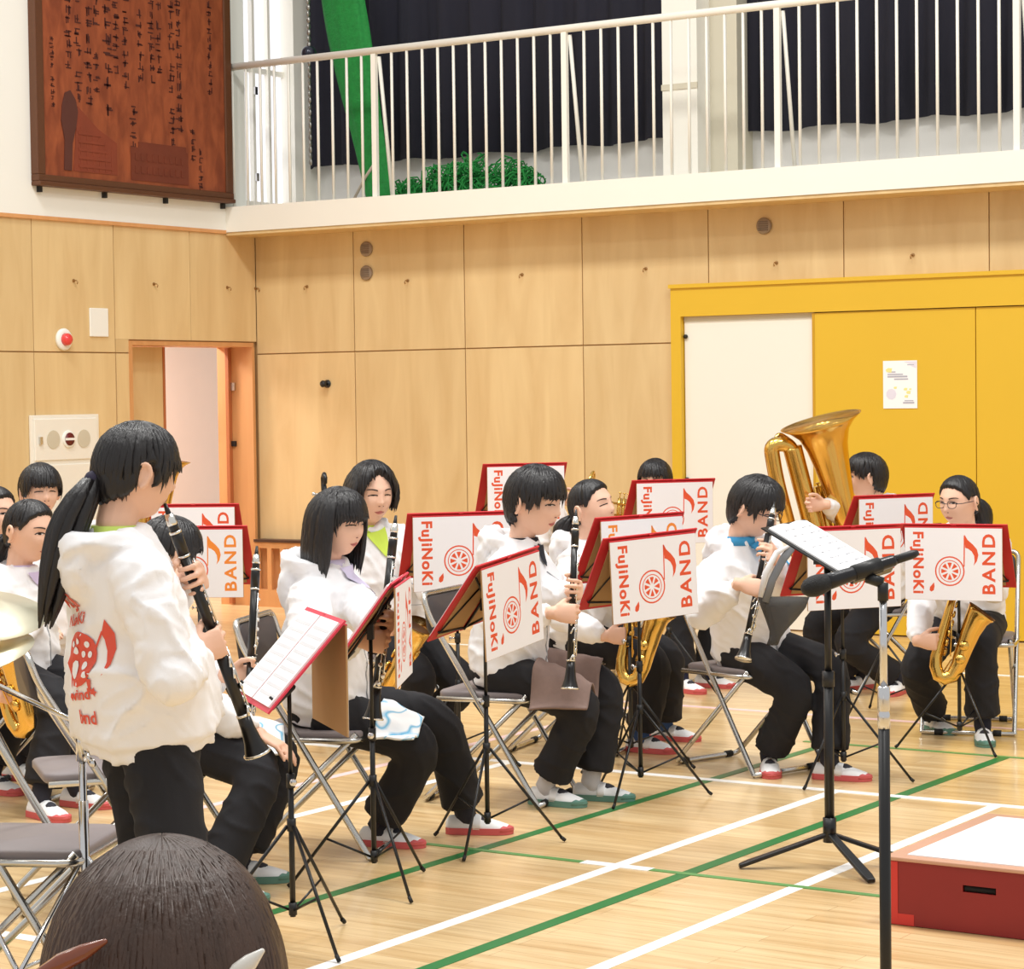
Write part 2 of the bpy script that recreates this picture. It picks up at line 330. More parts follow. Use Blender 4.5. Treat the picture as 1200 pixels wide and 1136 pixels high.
# --- round vents, hooks, wall fittings
for (px, py) in ((430, 292), (430, 320), (896, 265)):
    p = PB(px, py); m_ = MB(); M = Matrix.Translation((p.x, YB, p.z)) @ Matrix.Rotation(PI / 2, 4, 'X')
    v_ = empty('wall_vent', {292: 'grey round vent cap on wood wall, upper of a pair', 320: 'grey round vent cap on wood wall, lower of a pair', 265: 'grey round vent cap alone on wood wall above yellow door'}[py], 'vent', (p.x, YB, p.z), 0, 'round wall vents')
    M = Matrix.Rotation(PI / 2, 4, 'X'); m_.lathe([(0, 0), (.052, 0), (.055, .012), (.045, .022), (0, .024)], 20, M); m_.build('cap', mat('vent_grey', (152, 134, 116), .6, var=.08), v_, True)
    m_ = MB()
    for k in range(-2, 3): m_.bb((-.035, -.0275, k * .014 - .003), (.035, -.0225, k * .014 + .003))
    m_.build('grille', mat('vent_dark', (120, 100, 82), .6), v_)
HK = mat('hook_brass', (168, 132, 86), .4, .6, var=.1)
def hook(loc, out, lab):
    e = empty('wall_hook', lab, 'hook', loc, 0, 'hooks along the wall'); out = V(out)
    m_ = MB(); m_.lathe([(0, 0), (.012, 0), (.012, .005), (0, .006)], 10, align(out).to_4x4()); m_.build('plate', HK, e)
    m_ = MB(); m_.tube([(0, 0, 0), out * .03, out * .04 + V((0, 0, -.012)), out * .034 + V((0, 0, -.024))], .0045, 6); m_.build('arm', HK, e, True)
for px, py, w_ in ((360, 336, 'between the wall corner and the paired vents'), (478, 329, 'beside the paired round vents'), (612, 322, 'midway between the paired vents and yellow door'), (757, 315, 'beside the corner of the yellow door frame'), (910, 308, 'directly below the single round vent'), (1070, 299, 'above the poster on the yellow door')):
    p = PB(px, py); hook((p.x, YB, p.z), (0, -1, 0), 'small brass wall hook ' + w_)
for px, py, w_ in ((86, 329, 'above the red alarm lamp'), (180, 333, 'above the door leaf edge of the doorway'), (266, 337, 'above the open part of the doorway'), (299, 338, 'in the corner beside the doorway')):
    p = PL(px, py); hook((XL, p.y, p.z), (1, 0, 0), 'small brass wall hook ' + w_)
p = PB(384, 450); e = empty('door_holder', 'small black knob fitting on wood wall near doorway', 'fitting', (p.x, YB, p.z))
m_ = MB(); m_.lathe([(0, 0), (.03, 0), (.03, .008), (0, .01)], 14, Matrix.Rotation(PI / 2, 4, 'X')); m_.build('plate', BLACKP, e, True)
m_ = MB(); m_.lathe([(.012, .005), (.012, .04), (.024, .045), (.026, .06), (.018, .072), (0, .074)], 14, Matrix.Rotation(PI / 2, 4, 'X')); m_.build('knob', BLACKP, e, True)
# fire alarm lamp, blank plate, hydrant box
p = PL(74, 398); e = empty('alarm_lamp', 'round white wall lamp with red lens on wood wall', 'alarm', (XL, p.y, p.z)); M = Matrix.Rotation(PI / 2, 4, 'Y')
m_ = MB(); m_.lathe([(0, 0), (.075, 0), (.075, .012), (.066, .022), (.045, .024), (0, .024)], 24, M); m_.build('rim', WHITE, e, True)
m_ = MB(); m_.lathe([(.044, .02), (.04, .05), (.026, .066), (0, .07)], 20, M); m_.build('lens', mat('red_lens', (226, 60, 60), .15, var=.1, coat=.6), e, True)
a = PL(104, 361); b = PL(126, 395); m_ = MB(); m_.bb((XL, a.y, b.z), (XL + .012, b.y, a.z)); bevel(tag(m_.build('wall_plate', WHITE), 'blank white rectangular cover plate on wood wall', 'plate'), .004)
y0, y1 = 11.255, 11.905; e = empty('hydrant_box', 'cream steel fire hydrant cabinet set on wood wall', 'cabinet', (XL + .003, y0, .3))
m_ = MB(); m_.bb((0, 0, 0), (.02, y1 - y0, 1.165)); bevel(m_.build('body', CREAM, e), .004)
m_ = MB(); m_.bb((.02, .025, .86), (.03, y1 - y0 - .025, 1.14)); bevel(m_.build('alarm_panel', CREAM, e), .004)
m_ = MB(); m_.bb((.02, .025, .03), (.03, y1 - y0 - .025, .83)); dd = bevel(m_.build('door', CREAM, e), .004)
for fy, nm in ((.3, 'speaker_grille'), (.75, 'speaker_grille')):
    m_ = MB(); m_.lathe([(0, .03), (.062, .03), (.062, .034), (0, .036)], 20, Matrix.Translation((0, (y1 - y0) * fy, 1.0)) @ Matrix.Rotation(PI / 2, 4, 'Y')); sharp(m_.build(nm, BEIGE, e))
m_ = MB(); m_.lathe([(0, .03), (.058, .03), (.058, .04), (.05, .044), (0, .044)], 20, Matrix.Translation((0, (y1 - y0) * .52, 1.0)) @ Matrix.Rotation(PI / 2, 4, 'Y')); sharp(m_.build('button_rim', WHITE, e))
m_ = MB(); m_.lathe([(0, .044), (.044, .044), (.044, .048), (0, .05)], 20, Matrix.Translation((0, (y1 - y0) * .52, 1.0)) @ Matrix.Rotation(PI / 2, 4, 'Y')); q = m_.build('button', mat('dark_red_button', (104, 22, 26), .3, var=.1), e, True)
m_ = MB(); m_.bb((.048, (y1 - y0) * .52 - .045, .992), (.053, (y1 - y0) * .52 + .045, 1.008)); m_.build('button_bar', WHITE, e)
m_ = MB(); m_.bb((.03, .06, .97), (.045, .085, 1.02)); m_.build('latch', STEEL, e)
# low slatted heater cover in the corner
e = empty('heater_cover', 'low wooden slatted cover with dark top standing in wall corner', 'cover', (XL + .03, YB - .006, 0))
m_ = MB(); m_.bb((0, -.11, .485), (1.0, 0, .505)); m_.build('top', mat('dark_top_wood', (70, 44, 30), .5, var=.1), e)
m_ = MB(); m_.bb((0, -.10, 0), (1.0, -.005, .13)); m_.bb((0, -.1, .44), (1.0, -.005, .485)); m_.bb((0, -.02, .13), (1.0, -.005, .44)); m_.build('carcass', WALLO, e)
sl = MB(); sl.bb((-.02, -.1, .13), (.02, -.075, .44)); sm = sl.mesh('slat', WALLO)
for k in range(9): link('slat', sm, e, (.02 + k * .12, 0, 0))
# --- balcony: slab, fascia, railing, upper wall
FY = 13.30
m_ = MB(); m_.bb((XL, FY, 2.785), (0.5, 14.5, 2.97)); balcony = struct(m_.build('balcony_slab', CREAM))
m_ = MB(); m_.bb((XL, FY + .01, 2.762), (0.5, YB, 2.784)); o = struct(m_.build('trim_2', WALLW))
rl = empty('balcony_railing', 'cream steel balcony railing with upright bars', 'railing', (XL, FY + .06, 2.97)); L_ = 10.8
m_ = MB(); m_.tube([(0.0, 0, 1.03), (L_, 0, 1.03)], .027, 10); m_.build('handrail', CREAM, rl, True)
bs = MB(); bs.tube([(0, 0, 0), (0, 0, 1.03)], .0105, 6); bme = bs.mesh('baluster', CREAM, True)
pm = MB(); pm.box((0, 0, .515), (.04, .03, 1.03)); pme = pm.mesh('post', CREAM)
bm_ = MB(); bm_.tube([(.03, .02, .99), (.05, .13, 0.0)], .014, 6); brm = bm_.mesh('brace', CREAM, True)
x = .05; k = 0
while x < L_:
    X = XL + x; k += 1
    d_ = (X + 9.9) / 1.585; isp = abs(d_ - round(d_)) * 1.585 < .066
    if isp: link('post', pme, rl, (round(d_) * 1.585 - 9.9 - XL, 0, 0)); link('brace', brm, rl, (round(d_) * 1.585 - 9.9 - XL, 0, 0))
    else: link('baluster', bme, rl, (x, 0, 0))
    x += .13208
CY = 14.42
m_ = MB(); m_.bb((XL - .3, CY + .06, 2.97), (0.5, CY + .2, 6.2)); wu = struct(m_.build('wall_upper', WHITE))
m_ = MB(); m_.bb((XL, CY - .02, 2.97), (0.5, CY + .06, 3.36)); m_.build('dado', mat('gallery_dado_grey', (214, 212, 208), .7, var=.04), wu)
def curtain(x0, x1, z0, z1, lab):
    n = int((x1 - x0) / .035); rings = []; mb = MB(); vs = []; fs = []
    for i in range(n + 1):
        x = x0 + (x1 - x0) * i / n; y = CY - .10 + .035 * math.sin(x * 21) + .015 * math.sin(x * 47 + 1)
        for j, z in enumerate((z0 + .012 * math.sin(x * 9), (z0 + z1) / 2, z1)): vs.append((x, y * 1.0 + (.01 * math.sin(x * 8) if j == 0 else 0), z))
    for i in range(n):
        for j in range(2): fs.append((i * 3 + j, i * 3 + 3 + j, i * 3 + 4 + j, i * 3 + 1 + j))
    mb.add(vs, fs); o = mb.build('blackout_curtain', CURT, None, True); m = o.modifiers.new('s', 'SOLIDIFY'); m.thickness = .012
    tag(o, lab, 'curtain', 'blackout curtains of the gallery')
curtain(XL + .02, -7.97, 3.33, 6.1, 'dark navy blackout curtain behind railing, on the green net side of the pillar')
curtain(-7.5, -0.2, 3.33, 6.1, 'dark navy blackout curtain behind railing, beyond the pillar from the green net')
m_ = MB(); m_.bb((-7.93, 14.0, 2.97), (-7.66, CY + .06, 6.2)); m_.m = 1; m_.bb((-7.66, 14.18, 2.97), (-7.45, CY + .06, 6.2)); struct(m_.build('pillar', [CREAM, BEIGE]))
m_ = MB(); m_.bb((-7.935, 13.992, 3.62), (-7.655, 14.0, 3.66)); struct(m_.build('trim_3', BEIGE))
# window on the end wall of the gallery
GL = mat('daylight_pane', (246, 246, 255), .2, emit=.75)
m_ = MB(); m_.bb((XL - .16, 13.56, 2.97), (XL - .1, 14.6, 3.05)); m_.bb((XL - .16, 13.56, 4.02), (XL - .1, 14.3, 4.06)); m_.bb((XL - .16, 13.56, 6.0), (XL - .1, 14.3, 6.2))
for y in (13.575, 13.78, 13.965): m_.bb((XL - .16, y - .015, 2.97), (XL - .09, y + .015, 6.0))
m_.bb((XL - .3, 14.15, 2.97), (XL, 14.48, 6.2))
win = struct(m_.build('window_1', CREAM))
for y0, y1 in ((13.59, 13.765), (13.795, 13.95), (13.98, 14.15)):
    for z0, z1 in ((3.05, 4.02), (4.06, 6.0)):
        m_ = MB(); m_.bb((XL - .14, y0, z0), (XL - .13, y1, z1)); m_.build('pane', GL, win)
for z in (3.85, 3.2):
    m_ = MB(); m_.bb((XL - .09, 13.77, z), (XL - .07, 13.80, z + .06)); m_.build('catch', STEEL, win)
# ball on chain by the curtain edge
p = PB(360, 62, 13.5); e = empty('weight_chain', 'dark steel ball on a chain hanging at balcony corner', 'chain', (p.x, 13.52, p.z))
m_ = MB(); m_.ell((0, 0, 0), (.055, .055, .055), n=18, m=12); m_.build('ball', mat('dark_ball', (46, 48, 60), .2, .4, var=.1), e, True)
m_ = MB()
for k in range(26): m_.ell((0, 0, .06 + k * .045), (.012 if k % 2 else .018, .018 if k % 2 else .012, .026), n=8, m=5)
m_.build('chain', mat('dull_chain', (150, 148, 142), .35, .8, var=.1), e, True); m_ = MB()
for k in range(17): m_.ell((0, .0, -.07 - k * .045), (.010 if k % 2 else .015, .015 if k % 2 else .010, .026), n=8, m=5)
m_.build('chain', mat('dull_chain', (150, 148, 142), .35, .8, var=.1), e, True)
# green ball net: gathered strip hanging, heap on the gallery floor
NET = mat('green_net', (22, 128, 52), .8, var=.35, vscale=(30, 30, 30), bump=.6, bscale=60)
ne = empty('ball_net', 'green sports net gathered against the curtain and heaped on the gallery', 'net', (-10.12, 13.85, 2.97))
m_ = MB(); rings = []
for i in range(25):
    t = i / 24; z = 2.1 - 2.1 * t; cx = -.5 + .42 * t ** 1.3; wd = .155 + .03 * math.sin(t * 5) ; ring = []
    for k in range(28):
        a = 2 * PI * k / 28; rr = 1 + .10 * math.sin(a * 7 + t * 3)
        ring.append((cx + wd * math.cos(a) * rr, .05 * math.sin(a) * rr, z))
    rings.append(ring)
m_.loft(rings); m_.build('hanging_net', NET, ne, True)
m_ = MB(); rnd = random.Random(3)
for i in range(150):
    cx = rnd.uniform(.1, 1.28); hh = .27 * max(0.05, 1 - ((cx - .72) / .62) ** 2); cz = rnd.uniform(.02, max(.03, hh)); cy = rnd.uniform(-.12, .12); r = rnd.uniform(.03, .09)
    ax = V((rnd.uniform(-1, 1), rnd.uniform(-1, 1), rnd.uniform(-1, 1))).normalized(); A = align(ax)
    m_.tube([V((cx, cy, max(cz, r + .005))) + A @ V((r * math.cos(q * .9), r * .8 * math.sin(q * .9), .02 * math.sin(q * 1.7))) for q in range(8)], .006, 4)
    m_.tube([V((cx, cy, max(cz, r + .005))) + A @ V((r * math.cos(q * .9 + 3), r * .6 * math.sin(q * .9), .03 * math.cos(q * 1.3))) for q in range(8)], .005, 4)
hp = m_.build('net_heap', NET, ne); hp['kind'] = 'stuff'
m_ = MB(); m_.tube([(-.45, .1, .02), (-.2, -.05, .2), (-.1, -.06, .3)], .012, 6); m_.build('net_rope', mat('pale_rope', (190, 176, 160), .9, var=.1), ne, True)
# --- carved wooden song plaque
a = PL(35, 217); y0, y1, z0, z1 = 11.315, 13.322, 2.995, 5.6
pq = empty('song_plaque', 'large carved reddish brown wooden plaque with columns of characters', 'plaque', (XL + .012, y0, z0))
PW = wood_mat('carved_plaque_wood', (118, 54, 28), (158, 82, 46), .55, (4, 4, 1.5), 3.0); PD = mat('carved_stroke_brown', (72, 28, 20), .7, var=.15); PF = mat('plaque_frame_brown', (92, 54, 30), .5, var=.15, vscale=(30, 30, 30))  # PD: dark brown of the carved character strokes
wy, hz = y1 - y0, z1 - z0
m_ = MB(); m_.bb((0, .06, .06), (.05, wy - .06, hz)); m_.build('board', PW, pq)
for aa, bb_ in (((0, 0, 0), (.085, wy, .03)), ((0, .0, .03), (.07, wy, .075)), ((0, 0, .075), (.065, .075, hz)), ((0, wy - .075, .075), (.065, wy, hz))):
    m_ = MB(); m_.bb(aa, bb_); bevel(m_.build('frame_rail', PF, pq), .006)
for k in range(4):
    m_ = MB(); m_.bb((.0, .05 + k * (wy - .13) / 3, -.04), (.03, .075 + k * (wy - .13) / 3, 0)); m_.build('bracket', BLACKP, pq)
rnd = random.Random(11)
def carve(mb, cy, cz, sz):
    for q in range(rnd.randint(3, 5)):
        if rnd.random() < .5: mb.box((.051, cy + rnd.uniform(-.25, .25) * sz, cz + rnd.uniform(-.45, .45) * sz), (.004, sz * rnd.uniform(.5, .95), sz * .13))
        else: mb.box((.051, cy + rnd.uniform(-.35, .35) * sz, cz + rnd.uniform(-.2, .2) * sz), (.004, sz * .13, sz * rnd.uniform(.5, .95)))
cols = [(.17, .55, 1.0, .035), (.33, .75, 2.5, .06), (.42, .62, 2.5, .06), (.52, .6, 2.5, .07), (.60, .7, 2.5, .06), (.72, .55, 2.5, .08), (.80, .85, 2.5, .06), (.90, .75, 2.5, .06), (.97, .34, .62, .065), (1.05, .82, 2.5, .06), (1.17, .82, 2.5, .06), (1.25, .9, 2.5, .06), (1.38, .4, 2.5, .06), (1.46, .5, 2.5, .06), (1.6, .3, .55, .05), (1.68, .1, .4, .05), (1.8, .8, 2.5, .05)]
for cy, zb, zt, sz in cols:
    m_ = MB(); z = zb; cy *= wy / 2.03
    while z < min(zt, 1.75):
        if rnd.random() < .9: carve(m_, cy, z, sz)
        z += sz * 1.25
    if m_.v: m_.build('carved_characters', PD, pq)['kind'] = 'stuff'
m_ = MB(); fn = lambda u, v, h: (.05 + h, u, v)
m_.prism([(.26, .12), (.33, .12), (.34, .3), (.38, .42), (.4, .52), (.38, .6), (.33, .66), (.28, .64), (.25, .55), (.24, .45), (.27, .32)], fn, .008); m_.build('carved_tree', mat('carved_tree_brown', (84, 42, 32), .7, var=.2), pq)
m_ = MB(); m_.prism([(.35, .12), (.78, .12), (.78, .34), (.6, .42), (.4, .56)], fn, .004)
for k in range(5): m_.bb((.05, .40, .15 + k * .055), (.058, .74 - k * .03, .17 + k * .055))
for k in range(6): m_.bb((.05, .42 + k * .06, .13), (.056, .435 + k * .06, .42 - k * .02))
m_.build('carved_hull', mat('carved_red_brown', (128, 56, 32), .7, var=.2), pq)
m_ = MB(); m_.bb((.05, .92, .1), (.055, 1.52, .33)); m_.bb((.05, 1.0, .33), (.055, 1.5, .37))
for k in range(9):
    for j in range(2): m_.bb((.055, .96 + k * .06, .15 + j * .09), (.059, .995 + k * .06, .2 + j * .09))
m_.build('carved_school', mat('carved_school_brown', (110, 48, 26), .7, var=.2), pq)
# --- conductor's podium
pz = .2; Pa = V((-2.81, 6.23, 0)); yb = G(1140, 952, pz).y
pd = empty('podium', 'low red conductor podium box with white top', 'podium', (Pa.x, Pa.y, 0)); WX, WY = 1.15, yb - Pa.y
PR = mat('podium_red', (134, 28, 28), .5, var=.12, vscale=(6, 6, 6)); PR2 = mat('podium_red_tape', (200, 50, 44), .5, var=.1)
def side(a, b):
    m_ = MB(); m_.bb(a, b); return bevel(m_.build('side_panel', PR, pd), .003)
h0 = .002
m_ = MB()
sx0, sx1, sz0, sz1 = .235, .335, .118, .138
m_.bb((0, 0, h0), (WX, .02, sz0)); m_.bb((0, 0, sz1), (WX, .02, pz - .012)); m_.bb((0, 0, sz0), (sx0, .02, sz1)); m_.bb((sx1, 0, sz0), (WX, .02, sz1)); m_.build('side_panel', PR, pd)
m_ = MB(); m_.tube([(sx0 + .004, .012, (sz0 + sz1) / 2), (sx1 - .004, .012, (sz0 + sz1) / 2)], .0095, 8); m_.build('handle_slot', mat('dark_slot', (14, 8, 8), .9), pd, True)
side((0, WY - .02, h0), (WX, WY, pz - .012)); side((0, .02, h0), (.02, WY - .02, pz - .012)); side((WX - .02, .02, h0), (WX, WY - .02, pz - .012))
m_ = MB(); m_.bb((-.006, -.006, pz - .012), (WX + .006, WY + .006, pz)); bevel(m_.build('top_board', mat('podium_edge_wood', (196, 150, 124), .5, var=.08), pd), .003)
m_ = MB(); m_.bb((.05, .035, pz), (WX - .04, WY - .05, pz + .003)); m_.build('white_mat', mat('podium_white_mat', (240, 240, 240), .5, var=.02), pd)
m_ = MB(); m_.bb((-.0015, -.0015, h0), (.035, -.0002, pz - .014)); m_.bb((.035, -.0012, h0), (.085, -.0002, .035)); m_.build('corner_tape', PR2, pd)
# ================================================================== FOLDING CHAIRS
SEATG = mat('grey_vinyl', (132, 122, 122), .55, var=.06); BACKG = mat('dark_grey_vinyl', (66, 60, 62), .5, var=.08); RUB = mat('black_rubber', (24, 24, 24), .7)
def rounded(pts, r=.05, n=4):
    out = [V(pts[0])]
    for i in range(1, len(pts) - 1):
        a, b, c = V(pts[i - 1]), V(pts[i]), V(pts[i + 1]); u = (a - b).normalized(); w_ = (c - b).normalized(); rr = min(r, (a - b).length * .45, (c - b).length * .45)
        for k in range(n + 1):
            t = k / n; out.append((b + u * rr) * (1 - t) ** 2 + b * 2 * t * (1 - t) + (b + w_ * rr) * t ** 2)
    return out + [V(pts[-1])]
def rbox(mb, c, d, r=.04, M=None, n=4):
    # rounded-corner slab, corners rounded in its x/z or x/y plane (thin axis last)
    x, y, z = d; pl = []
    for cx, cy, a0 in ((1, 1, 0), (-1, 1, 90), (-1, -1, 180), (1, -1, 270)):
        for k in range(n + 1):
            a = R(a0 + 90 * k / n); pl.append((cx * (x / 2 - r) + r * math.cos(a), cy * (y / 2 - r) + r * math.sin(a)))
    e = min(z * .3, .006)
    rings = []
    for zz, sh in ((-z / 2, e), (-z / 2 + e, 0), (z / 2 - e, 0), (z / 2, e)):
        rings.append([V(c) + (M @ V((u * (1 - sh * 2 / x), v * (1 - sh * 2 / y), zz)) if M is not None else V((u * (1 - sh * 2 / x), v * (1 - sh * 2 / y), zz))) for u, v in pl])
    mb.loft(rings)
chair_parts = []
def _cp(name, mb, m, smooth=True):
    chair_parts.append((name, mb.mesh(name, m, smooth)))
W2 = .205
mb = MB(); mb.tube(rounded([(-W2, .235, .012), (-W2, .235, .012 + .001), (-W2, -.2, .72), (-W2, -.225, .80), (W2, -.225, .80), (W2, -.2, .72), (W2, .235, .013), (W2, .235, .012)], .06), .011, 8); _cp('back_frame', mb, STEEL)
mb = MB(); mb.tube(rounded([(-W2 + .02, .19, .425), (-W2 + .02, -.19, .06), (-W2 + .02, -.24, .013), (W2 - .02, -.24, .013), (W2 - .02, -.19, .06), (W2 - .02, .19, .425)], .05), .011, 8); _cp('rear_frame', mb, STEEL)
mb = MB(); mb.tube([(-W2, .235, .013), (W2, .235, .013)], .011, 8); _cp('floor_bar', mb, STEEL)
mb = MB(); mb.tube(rounded([(-W2 - .0, -.17, .405), (-W2, .2, .405), (W2, .2, .405), (W2, -.17, .405)], .06), .010, 8); _cp('seat_rim', mb, STEEL)
mb = MB(); rbox(mb, (0, .01, .418), (.385, .38, .03), .05); _cp('seat', mb, SEATG)
mb = MB(); rbox(mb, (0, -.212, .715), (.385, .15, .022), .035, Matrix.Rotation(R(90 + 8), 3, 'X')); _cp('backrest', mb, BACKG)
for x in (-.13, .13):
    for y in (.235, -.24):
        mb = MB(); mb.tube([(x - .018, y, .0145), (x + .018, y, .0145)], .0142, 8); _cp('rubber_foot', mb, RUB)
def chair(p, a, lab, seat=None):
    e = empty('folding_chair', lab, 'chair', (p.x, p.y, 0), arz(a), 'steel folding chairs')
    for n, me in chair_parts: link(n, me, e)
    return e
# ================================================================== MUSIC STANDS, FOLDERS, BANNERS
BW, BH = .42, .31
def ban(u, v, h=0.0): return V((-u, h, v))
_bm = {}
def banner_meshes():
    b = MB(); b.box((0, .0, -BH / 2), (BW, .005, BH)); b.m = 1; b.box((0, .0029, -BH / 2), (BW - .002, .0008, BH - .002)); _bm['board'] = b.mesh('board', [CARD, BWHITE])
    F = .0034
    b = MB(); put_text(b, 'FuJiNoKi', .062, lambda tx, ty: ban(-BW / 2 + .022 + ty, -.018 - tx, F), .0022, 1.12, fit=.265); _bm['lettering_l'] = b.mesh('lettering', ORANGE); _bm['lettering_l2'] = b.mesh('lettering', ORANGE2)
    b = MB(); put_text(b, 'BAND', .076, lambda tx, ty: ban(BW / 2 - .03 - ty, -BH + .03 + tx, F), .002, 1.25, fit=.255); _bm['lettering_r'] = b.mesh('lettering', ORANGE); _bm['lettering_r2'] = b.mesh('lettering', ORANGE2)
    b = MB(); cx, cy = -.015, -.185
    def ann(r0, r1, n=28):
        vs = []; fs = []
        for k in range(n):
            a = 2 * PI * k / n; vs += [ban(cx + r0 * math.cos(a), cy + r0 * math.sin(a), F), ban(cx + r1 * math.cos(a), cy + r1 * math.sin(a), F)]
        for k in range(n): j = (k + 1) % n; fs.append((2 * k, 2 * k + 1, 2 * j + 1, 2 * j))
        b.add(vs, fs)
    ann(.058, .064); ann(.044, .0475)
    for k in range(8):
        a0 = 2 * PI * k / 8; pts = [(.010, 0)] + [(.037, t) for t in (-.27, -.1, .1, .27)]
        b.add([ban(cx + r * math.cos(a0 + t), cy + r * math.sin(a0 + t), F) for r, t in pts], [tuple(range(5))])
    _bm['note_head'] = b.mesh('note_head', ORANGE)
    b = MB(); b.add([ban(u, v, F) for u, v in ((.044, -.165), (.049, -.165), (.052, -.035), (.046, -.03))], [(0, 1, 2, 3)])
    fl = [(.049, -.028), (.062, -.05), (.085, -.07), (.102, -.09), (.108, -.115), (.102, -.14), (.088, -.16), (.092, -.14), (.09, -.118), (.08, -.1), (.064, -.088), (.052, -.084)]
    b.add([ban(u, v, F) for u, v in fl], [(0, 1, 10, 11), (1, 2, 9, 10), (2, 3, 8, 9), (3, 4, 7, 8), (4, 5, 6, 7)]); _bm['note_flag'] = b.mesh('note_flag', ORANGE); _bm['note_flag2'] = b.mesh('note_flag', ORANGE2)
    b = MB(); b.add([ban(-.095 + u, -.262 + v, F) for u, v in ((.012, .028), (.014, .01), (.01, -.006), (0, -.012), (-.008, -.006), (-.006, .008))], [tuple(range(6))]); _bm['droplet'] = b.mesh('droplet', ORANGE)
banner_meshes()
def tripod(e, H, legrot=0.0, rad=.27, zc=.34, zh=.10, split=False):
    """black tripod with post; desk carrier at height H"""
    m_ = MB(); m_.tube([(0, 0, zh - .02), (0, 0, H * .62)], .0085, 8); m_.build('lower_post', BLACK, e, True)
    m_ = MB(); m_.tube([(0, 0, H * .60), (0, 0, H)], .0062, 8); m_.build('upper_post', BLACK, e, True)
    m_ = MB(); m_.tube([(0, 0, H * .60 - .02), (0, 0, H * .60 + .02)], .0125, 10); m_.build('clamp', BLACKP, e, True)
    m_ = MB(); m_.tube([(.008, 0, H * .6), (.03, 0, H * .6)], .004, 6); m_.ell((.033, 0, H * .6), (.005, .011, .011), n=8, m=6); m_.build('clamp_screw', CHROME, e, True)
    m_ = MB(); m_.tube([(0, 0, zc - .015), (0, 0, zc + .02)], .013, 10); m_.build('leg_collar', BLACKP, e, True)
    m_ = MB(); m_.tube([(0, 0, zh - .015), (0, 0, zh + .02)], .012, 10); m_.build('strut_collar', BLACKP, e, True)
    for k in range(3):
        a = legrot + 2 * PI * k / 3; c, s_ = math.cos(a), math.sin(a)
        m_ = MB(); m_.tube([(.012 * c, .012 * s_, zc), (rad * c, rad * s_, .008)], .0052, 6, flat=(0, 0, 1)); m_.build('leg', BLACK, e, True)
        t = .55; m_ = MB(); m_.tube([(.01 * c, .01 * s_, zh), (t * rad * c, t * rad * s_, zc + (0.008 - zc) * t)], .0038, 6); m_.build('strut', BLACK, e, True)
        m_ = MB(); m_.tube([(rad * c * .965, rad * s_ * .965, .019), (rad * c * 1.02, rad * s_ * 1.02, .007)], .0068, 6); m_.build('rubber_tip', RUB, e, True)
